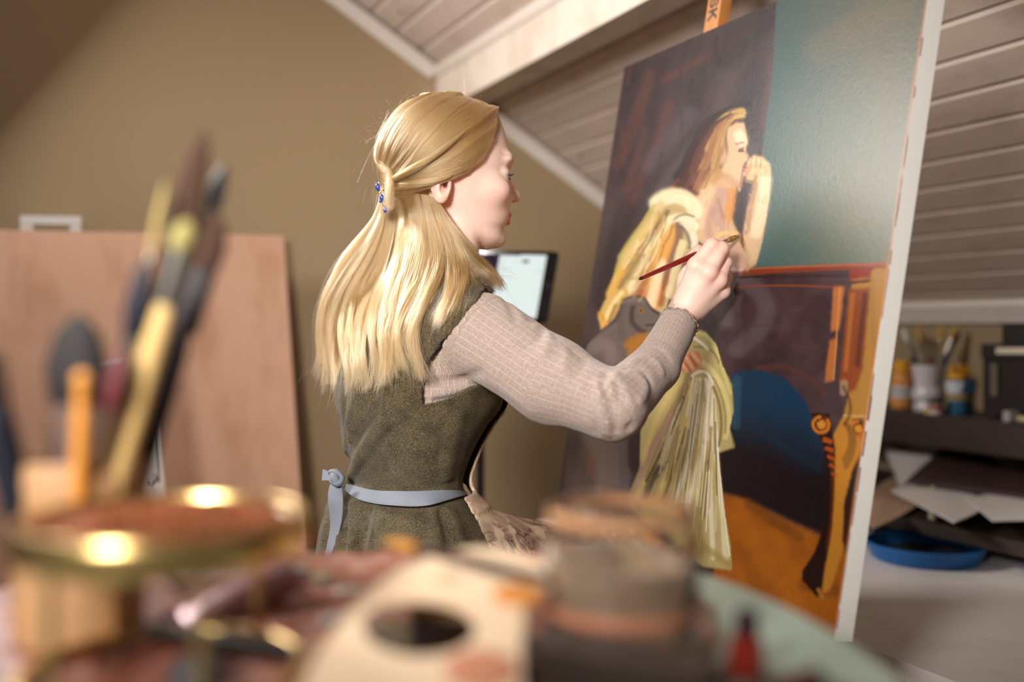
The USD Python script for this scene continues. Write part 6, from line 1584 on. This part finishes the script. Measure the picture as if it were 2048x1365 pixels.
# paint-stained mixing board
def stain_mat(name, ramp, s1, s2, rough=.45):
    return usdkit.material(stage, '/World/Looks/' + name, {'tc': ('texture_coordinate', {}), 'n1': ('noise_texture', {'scale': s1, 'detail': 4.0, 'distortion': 1.6}), 'v': ('voronoi_texture', {'scale': s2}), 'mx': ('mix_color', {'fac': .45}),
        'r': ('rgb_ramp', {'ramp': ramp}), 'bw': ('rgb_to_bw', {}), 'b': ('bump', {'strength': .6, 'distance': .003}), 'p': ('principled_bsdf', {'roughness': rough})},
        [('tc.object', 'n1.vector'), ('tc.object', 'v.vector'), ('n1.color', 'mx.a'), ('v.color', 'mx.b'), ('mx.result', 'bw.color'), ('bw.val', 'r.fac'), ('r.color', 'p.base_color'), ('n1.fac', 'b.height'), ('b.normal', 'p.normal')], surface='p.BSDF')
M_mix = stain_mat('mixing_board', [(0.28, L(60, 34, 30)), (0.40, L(112, 52, 36)), (0.48, L(150, 92, 72)), (0.54, L(166, 118, 106)), (0.60, L(140, 64, 38)), (0.68, L(176, 146, 134)), (0.78, L(84, 44, 40))], 16.0, 26.0)
mb_px = [(-230, 1440), (-120, 1240), (120, 1160), (300, 1136), (470, 1126), (640, 1121), (900, 1118), (1130, 1124), (1400, 1200), (1430, 1300), (1350, 1440)]
mbp = [ont(x, y)[:2] for x, y in mb_px]
mbd = thing('mixing_board', 'paint-stained reddish brown mixing board lying on the table', 'palette', (*np.mean(mbp, 0), ZTB))
obj('board', slab(mbp, ZTB + .0004, ZTB + .007), M_mix, mbd, smooth=False)
ZMB = ZTB + .007
def onb(x, y, dz=0.0): return at_z(x, y, ZMB + dz)
rb = np.random.RandomState(8)
for px, py, r, colr in ((700, 1185, .011, (196, 180, 168)), (680, 1240, .013, (190, 176, 170)), (650, 1200, .012, (172, 72, 40)), (640, 1155, .010, (150, 150, 120)), (575, 1260, .012, (176, 110, 96)), (600, 1180, .009, (120, 50, 44)), (520, 1255, .012, (184, 92, 60)), (655, 1290, .010, (178, 112, 40)), (560, 1215, .010, (140, 62, 40)), (1075, 1150, .008, (140, 84, 60))):
    c = onb(px, py); b = trimesh.creation.icosphere(subdivisions=2, radius=1.0)
    k = 1 + .35 * (meshkit.fbm(b.vertices * 2.2, 2, int(px)) - .5)
    b.vertices = b.vertices * k[:, None] * np.array([r, r * .8, r * .22]) + c + [0, 0, r * .06]
    obj('paint_dab', b, mat(f'dab_{px}', L(*colr), .3), mbd, smooth=True)

# brush pot
PC = at(160, 1262, .625); PC[2] = ZMB + .0002
M_pot = mat('pot_tan', L(180, 138, 96), .5, scale=9, amount=.5, dark=L(150, 110, 74))
Rp, Hp = .0385, .1115
pot = thing('brush_pot', 'tan cylindrical pot holding brushes at the left of the table', 'pot', PC)
obj('pot_wall', lathe([(0, 0), (Rp * .97, 0), (Rp, .003), (Rp, Hp - .002), (Rp - .001, Hp), (Rp - .003, Hp), (Rp - .004, Hp - .003), (Rp - .004, .006), (0, .005)], PC, 64), M_pot, pot, smooth=40)
obj('rim_band', lathe([(Rp + .0002, Hp - .016), (Rp + .001, Hp - .0155), (Rp + .001, Hp - .003), (Rp + .0002, Hp - .0025)], PC, 64), mat('pot_rim', L(176, 136, 98), .5), pot, smooth=40)
M_hy = mat('handle_yellow_wood', L(186, 154, 96), .6); M_hd = mat('handle_dark', L(32, 26, 28), .6, spec=.25); M_hn = mat('handle_navy', L(24, 27, 38), .55, spec=.3); M_ho = mat('handle_orange', L(206, 138, 56), .4); M_hb = mat('handle_brownblack', L(58, 40, 31), .85, spec=.15); M_hg = mat('handle_bluegrey', L(112, 122, 132), .4); M_bk = mat('bristle_black', L(24, 20, 19), .8); M_pale = mat('bristle_pale', L(176, 150, 128), .7)
def inpot(fx, fy): return PC + np.array([Rp * fx, Rp * fy, .008])
def pbrush(foot, tip, Y, r, parts, mh, mb, label, flat=None, fer=None):
    return brush('paintbrush', inpot(*foot), at(tip[0], tip[1], Y), r * 1.2, mh, mb, label, 'brushes in the tan pot', parts=parts, flat=flat[::-1] if flat else None, fer=fer)
pbrush((.10, -.3), (378, 440), .60, .0058, (.80, .93), M_hy, mat('tip_yellow', L(140, 130, 78), .8, spec=.2), 'thick pale yellow wooden brush leaning right in the tan pot')
pbrush((.25, .25), (432, 425), .655, .0056, (.70, .86), M_hd, M_hb, 'dark flat brush leaning furthest right in the tan pot', flat=(1.7, .7), fer=M_hd)
pbrush((.0, .3), (410, 262), .65, .0050, (.60, .74), M_hb, M_hb, 'tallest dark brown brush in the tan pot', flat=(1.5, .8), fer=M_hb)
pbrush((.30, .5), (448, 330), .67, .0040, (.70, .90), M_hg, M_hg, 'slim blue-grey brush behind the dark flat one in the tan pot')
pbrush((-.05, .0), (332, 362), .63, .0018, (.66, .84), M_hb, mat('tip_dull_yellow', L(150, 130, 70), .7), 'thin brush with a yellow tip in the tan pot')
pbrush((.12, .1), (292, 520), .60, .0056, (.48, .80), M_hd, M_hn, 'dark brush with a shiny silver ferrule in the middle of the tan pot')
pbrush((-.30, .2), (158, 630), .61, .0085, (.45, .72), M_hd, M_bk, 'broad filbert brush with black pointed bristles in the tan pot', flat=(1.6, .8), fer=mat('ferrule_brown', L(96, 76, 68), .4))
pbrush((.15, -.5), (166, 742), .575, .0038, (.88, .96), M_ho, M_ho, 'short orange pencil-like brush at the front of the tan pot', fer=M_ho)
pbrush((-.45, -.2), (-40, 700), .575, .0078, (.82, .92), M_hn, M_bk, 'thick navy-black brush leaning left out of the tan pot', fer=M_hn)
pbrush((-.1, -.2), (246, 700), .585, .0046, (.55, .80), M_hb, mat('bristle_wine', L(96, 40, 44), .6), 'short brush with a wine-red tip in the tan pot')

# brass stand with a dish of shavings
M_brass = mat('brass', L(204, 172, 112), .26, metallic=1.0)
SC_ = at(330, 1290, .545); SC_[2] = ZMB + .0003
Rs, Hs = .0735, .0820
bst = thing('brass_stand', 'round brass wire stand with three legs at the front left of the table', 'stand', SC_)
obj('upper_ring', lathe([(Rs - .0035, Hs - .009), (Rs, Hs - .011), (Rs + .0034, Hs - .009), (Rs + .0040, Hs + .002), (Rs + .0028, Hs + .0085), (Rs, Hs + .009), (Rs - .0025, Hs + .008), (Rs - .0035, Hs + .002), (Rs - .0035, Hs - .009)], SC_, 96), M_brass, bst, smooth=True)
obj('lower_ring', tube([SC_ + np.array([Rs * math.cos(t), Rs * math.sin(t), .0045]) for t in np.linspace(0, 6.2832, 80)], .0042, 10, cap=False), M_brass, bst, smooth=True)
for a in (-1.02, -2.02, 1.1, 2.3):
    p = SC_ + np.array([Rs * math.cos(a), Rs * math.sin(a), 0]); obj('leg', tube([p + [0, 0, .004], p + [0, 0, Hs]], .0026, 10), M_brass, bst, smooth=True)
M_dishg = usdkit.material(stage, '/World/Looks/amber_dish', {'p': ('principled_bsdf', {'base_color': L(232, 200, 150), 'roughness': .08, 'transmission_weight': .55, 'ior': 1.45})}, [], surface='p.BSDF')
dsh = thing('dish', 'shallow amber dish resting in the brass stand', 'dish', SC_ + [0, 0, Hs - .012])
obj('dish_bowl', lathe([(0, -.010), (Rs * .55, -.010), (Rs * .86, -.004), (Rs * .945, .002), (Rs * .94, .0045), (Rs * .92, .003), (Rs * .82, -.0015), (Rs * .5, -.0075), (0, -.0075)], SC_ + [0, 0, Hs], 72), mat('dish_amber', L(150, 104, 56), .2, coat=.5), dsh, smooth=True)
rsv = np.random.RandomState(2); sh_ = []
for k in range(700):
    a = rsv.uniform(0, 6.283); r = Rs * .88 * math.sqrt(rsv.uniform(0, 1)); h = .009 * (1 - (r / (Rs * .9)) ** 2) * rsv.uniform(.3, 1) + .001 + .002 * (r / (Rs * .9)) ** 2
    m_ = rbox((rsv.uniform(.004, .010), rsv.uniform(.003, .006), rsv.uniform(.0015, .004)), .0006, seg=1)
    m_.apply_transform(trimesh.transformations.euler_matrix(*rsv.uniform(-.7, .7, 2), rsv.uniform(0, 3.1))); m_.apply_translation(SC_ + np.array([r * math.cos(a), r * math.sin(a), Hs + h])); sh_.append(m_)
M_shav = mat('rust_shavings', L(134, 72, 34), .65, scale=55, amount=.8, dark=L(48, 24, 14))
obj('shavings', concat(sh_), M_shav, label='rust brown pigment flakes heaped in the amber dish', cat='pigment', kind='stuff', smooth=False)

# mauve paint tube and other small things
def paint_tube(name, cap_p, end_p, r, m_, mc, label, band=None):
    cap_p, end_p = np.asarray(cap_p, float), np.asarray(end_p, float); d = end_p - cap_p; l = np.linalg.norm(d); d = d / l
    side = np.cross(d, UP); side /= np.linalg.norm(side); up = np.cross(side, d)
    t = thing(name, label, 'paint tube', (cap_p + end_p) / 2 - up * r)
    n, seg = 14, 24; V = []; th = np.linspace(0, 6.2832, seg, endpoint=False)
    for i in range(n):
        s = i / (n - 1); w = r * (1 + .25 * s ** 2); h = r * (1 - .90 * s ** 1.6)
        V.append(cap_p + d * (l * (.16 + .84 * s)) + side * (w * np.cos(th))[:, None] + up * (h * np.sin(th))[:, None] - up * (r - h) * .9)
    V = np.vstack(V); F = []
    for i in range(n - 1):
        for j in range(seg): a, b = i * seg + j, i * seg + (j + 1) % seg; F += [[a, b, b + seg], [a, b + seg, a + seg]]
    V = np.vstack([V, cap_p + d * l * .13, cap_p + d * l]); c0, c1 = n * seg, n * seg + 1
    for j in range(seg): F += [[c0, (j + 1) % seg, j], [c1, (n - 1) * seg + j, (n - 1) * seg + (j + 1) % seg]]
    me = trimesh.Trimesh(V, np.array(F), process=False); me.fix_normals(); obj('tube_body', me, m_, t, smooth=50)
    obj('cap', tube([cap_p, cap_p + d * l * .02, cap_p + d * l * .13, cap_p + d * l * .145], [r * .55, r * .62, r * .72, r * .6], 16), mc, t, smooth=40)
    e = cap_p + d * l; obj('crimp', box_between(e - d * .006 - side * r * 1.27 - up * (r * .9 + .0012), side * r * 2.54, d * .007, up * .0030), m_, t, smooth=False)
    return t
M_mauve = mat('tube_mauve', L(168, 128, 136), .28, metallic=.35); M_silver = mat('tube_silver', L(200, 196, 200), .25, metallic=.8); M_redt = mat('tube_red', L(150, 40, 24), .35); M_purp = mat('cap_purple', L(52, 18, 34), .35); M_drk = mat('dark_plastic', L(24, 22, 24), .4)
pA, pB = onb(612, 1150, .014), onb(352, 1215, .014)
paint_tube('paint_tube', pA, pB, .0125, M_mauve, M_silver, 'mauve metal paint tube lying on the mixing board')
obj('foil_seal', tube([onb(375, 1190, .020), onb(345, 1160, .030), onb(335, 1140, .034)], [.010, .008, .003], 12, flat=(1, .3)), M_mauve, label='torn mauve foil standing up at the crimped tube end', cat='foil', smooth=True)
obj('marker_pen', tube([onb(275, 1262, .0062), onb(310, 1265, .0062), onb(560, 1306, .0062), onb(610, 1316, .0062)], [.0040, .0055, .0055, .0030], 14), mat('pen_greenblack', L(16, 22, 20), .3), label='dark green-black pen lying across the mixing board', cat='pen', smooth=40)
g_ = onb(395, 1362); g_[2] = ZMB
obj('rubber_stopper', lathe([(0, 0), (.014, 0), (.0155, .003), (.0150, .010), (.011, .0155), (0, .017)], at_z(395, 1372, ZMB), 32), mat('rubber_grey', L(58, 60, 66), .5), label='round dark grey stopper at the front edge of the board', cat='stopper', smooth=True)
# wooden paddle palette with a thumb hole, propped up on a dark tin
PCn = at(840, 1250, .565); tl = math.radians(15.5)
p1, p2 = np.array([1.0, 0, 0]), np.array([0, math.cos(tl), math.sin(tl)]); p3 = np.cross(p1, p2)
def inpal(x, y):
    d = np.array([(x - CX) / FPX, 1, (CY - y) / FPX]); t = ((PCn - _o) @ p3) / (d @ p3); q = d * t + _o - PCn; return (q @ p1, q @ p2)
outl = [(575, 1420), (622, 1330), (672, 1255), (735, 1185), (800, 1137), (868, 1112), (945, 1096), (1035, 1106), (1105, 1140), (1128, 1170), (1085, 1190), (1050, 1215), (1046, 1300), (1042, 1420)]
pal2 = SP(spline(np.array([inpal(*p) for p in outl[:10]]), 50).tolist() + [inpal(*p) for p in outl[10:]]).buffer(0)
hl = np.array([inpal(840 + 112 * math.cos(t), 1253 + 58 * math.sin(t)) for t in np.linspace(0, 6.2832, 48, endpoint=False)])
pal2 = pal2.difference(SP(hl))
M_palw = mat('palette_birch', L(242, 214, 180), .38, scale=10, amount=.5, dark=L(232, 196, 158), stretch=(.3, 1, 1), coat=.2)
plt = thing('palette', 'pale wooden palette with an oval thumb hole, propped on the table', 'palette', PCn)
obj('palette_board', xform(trimesh.util.concatenate([slab(pal2, -.0045, -.0008), slab(pal2.buffer(-.0008), -.0008, 0)]), [p1, p2, p3], PCn), M_palw, plt, smooth=False)
def padab(x, y, r, k, colr, nm):
    a, b = inpal(x, y); s = trimesh.creation.icosphere(subdivisions=2, radius=1.0); s.vertices = s.vertices * np.array([r, r * k, r * .10]); s = xform(s, [p1, p2, p3], PCn + p1 * a + p2 * b + p3 * r * .03)
    obj('paint_dab', s, mat(nm, L(*colr), .35), plt, smooth=True, label='smear of paint on the palette')
padab(1035, 1190, .016, .8, (214, 140, 66), 'dab_orange'); padab(960, 1340, .020, .9, (206, 140, 108), 'dab_peach'); padab(890, 1158, .010, .8, (214, 184, 150), 'dab_pale')
ct = PCn + p2 * .014; ctb = np.array([ct[0], ct[1] + .01, ZMB])
tin = thing('paint_tin', 'dark shallow tin under the thumb hole of the palette', 'tin', ctb)
hz = PCn[2] - .030 - ZMB
M_tin = mat('tin_black', L(30, 24, 24), .22, coat=.5)
obj('tin_wall', lathe([(0, 0), (.044, 0), (.045, .002), (.045, hz + .004), (.0435, hz + .004), (.043, .008), (0, .008)], ctb, 48), M_tin, tin, smooth=40)
obj('dark_medium', lathe([(0, .0082), (.0428, .0082), (.0428, hz - .002), (0, hz - .002)], ctb, 48), mat('dark_medium', L(22, 16, 17), .3, scale=40, amount=.6, dark=L(34, 28, 18)), tin, smooth=40, label='dark oily medium in the tin')
# prop that carries the far end of the palette
fp = PCn + p2 * .075 - p3 * .0055; wz = fp[2] - ZMB - .004
obj('wood_block', rbox((.05, .018, wz), .002, (fp[0] + .012, fp[1], ZMB + wz / 2)), M_pine, label='small pine block propping the far end of the palette', cat='block', smooth=30)
# slim brush lying across the far edge of the palette
q0 = at(768, 1083, .668); q1 = at(1122, 1168, .592)
tb2 = brush('paintbrush', q1, q0, .0040, mat('handle_maroon', L(58, 36, 34), .3, coat=.4), mat('bristle_amber', L(196, 136, 48), .6), 'dark-handled brush with amber bristles lying across the far edge of the palette', parts=(.74, .80), flat=(1.25, .9), fer=mat('ferrule_bronze', L(110, 78, 48), .35, metallic=.6))
# dark box with the glass jar on it
ZBX = HC - .168
b0_, b1_ = at_z(1047, 1280, ZBX), at_z(1392, 1362, ZBX); ex = b1_ - b0_; ey = np.array([-ex[1], ex[0], 0]); ey /= np.linalg.norm(ey)
if ey[1] < 0: ey = -ey
bxo = thing('paint_box', 'long narrow dark wooden box in front of the glass jar', 'box', (*(b0_ + ex * .5)[:2], ZTB))
M_box = mat('box_dark', L(58, 44, 38), .45, scale=14, amount=.5, dark=L(40, 30, 26))
obj('box_body', box_between(np.array([*b0_[:2], ZMB + .0003]), ex, ey * .034, UP * (ZBX - ZMB - .006)), M_box, bxo, smooth=False)
obj('box_lid', box_between(np.array([*b0_[:2], ZBX - .0055]) - ex * .01 - ey * .001, ex * 1.02, ey * .036, UP * .0055), M_box, bxo, smooth=False)
JC = at(1243, 1290, .602); JC[2] = ZMB + .0003
M_glass = usdkit.material(stage, '/World/Looks/jar_glass', {'p': ('principled_bsdf', {'base_color': (.96, .95, .92), 'roughness': .03, 'transmission_weight': 1.0, 'ior': 1.42})}, [], surface='p.BSDF')
M_jarw = usdkit.material(stage, '/World/Looks/rinse_water', {'p': ('principled_bsdf', {'base_color': L(228, 206, 182), 'roughness': .15, 'transmission_weight': .5, 'ior': 1.33})}, [], surface='p.BSDF')
Rj, Hj = .0465, .0860
jr = thing('glass_jar', 'clear glass jar of cloudy rinsing water behind the dark box', 'jar', JC)
obj('glass', lathe([(0, 0), (Rj * .92, 0), (Rj, .004), (Rj, Hj * .78), (Rj * .93, Hj * .86), (Rj * .93, Hj * .985), (Rj * .91, Hj), (Rj * .885, Hj * .985), (Rj * .885, Hj * .86), (Rj * .95, Hj * .76), (Rj * .95, .007), (0, .006)], JC, 64), M_glass, jr, smooth=True)
obj('water', lathe([(0, .0064), (Rj * .944, .0074), (Rj * .944, Hj * .62), (0, Hj * .62)], JC, 48), M_jarw, jr, smooth=40)
obj('paint_residue', lathe([(Rj * 1.002, .022), (Rj * 1.006, .023), (Rj * 1.005, .028), (Rj * 1.002, .029)], JC, 48, flute=lambda t, z: 1 + .006 * np.cos(3 * t + z * 200)), mat('residue_rose', L(206, 136, 104), .5), jr, smooth=True, label='rosy paint streak round the lower glass')
obj('rim_band', lathe([(Rj * .935, Hj * .90), (Rj * .955, Hj * .905), (Rj * .955, Hj * .965), (Rj * .935, Hj * .97)], JC, 48), mat('rim_orange', L(214, 158, 112), .4), jr, smooth=True, label='orange paint drying round the rim')
# red things at the right of the table
c = ont(1490, 1350); 
tr_ = thing('paint_tube_upright', 'red paint tube standing on its tail, with a dark purple cap', 'paint tube', c)
h0 = .038
obj('tube_body', tube([c + [0, 0, .0006], c + [0, 0, .004], c + [0.001, 0, h0 * .55], c + [.001, 0, h0 * .62]], [.0125, .0130, .0115, .006], 20, flat=(1, .8)), M_redt, tr_, smooth=50)
obj('cap', lathe([(0, h0 * .62), (.0065, h0 * .62), (.0068, h0 * .9), (.0050, h0 * .98), (0, h0)], c + [.001, 0, 0], 20), M_purp, tr_, smooth=40)
paint_tube('paint_tube', ont(1655, 1378, .0105), ont(1530, 1352, .0105), .0095, mat('tube_darkred', L(96, 30, 22), .35), M_drk, 'dark red paint tube lying at the right front of the table')
paint_tube('paint_tube', ont(1290, 1420, .0105), ont(1430, 1395, .0105), .0095, mat('tube_rose', L(186, 140, 140), .35), M_purp, 'pale rose paint tube lying beside the dark box') if False else None
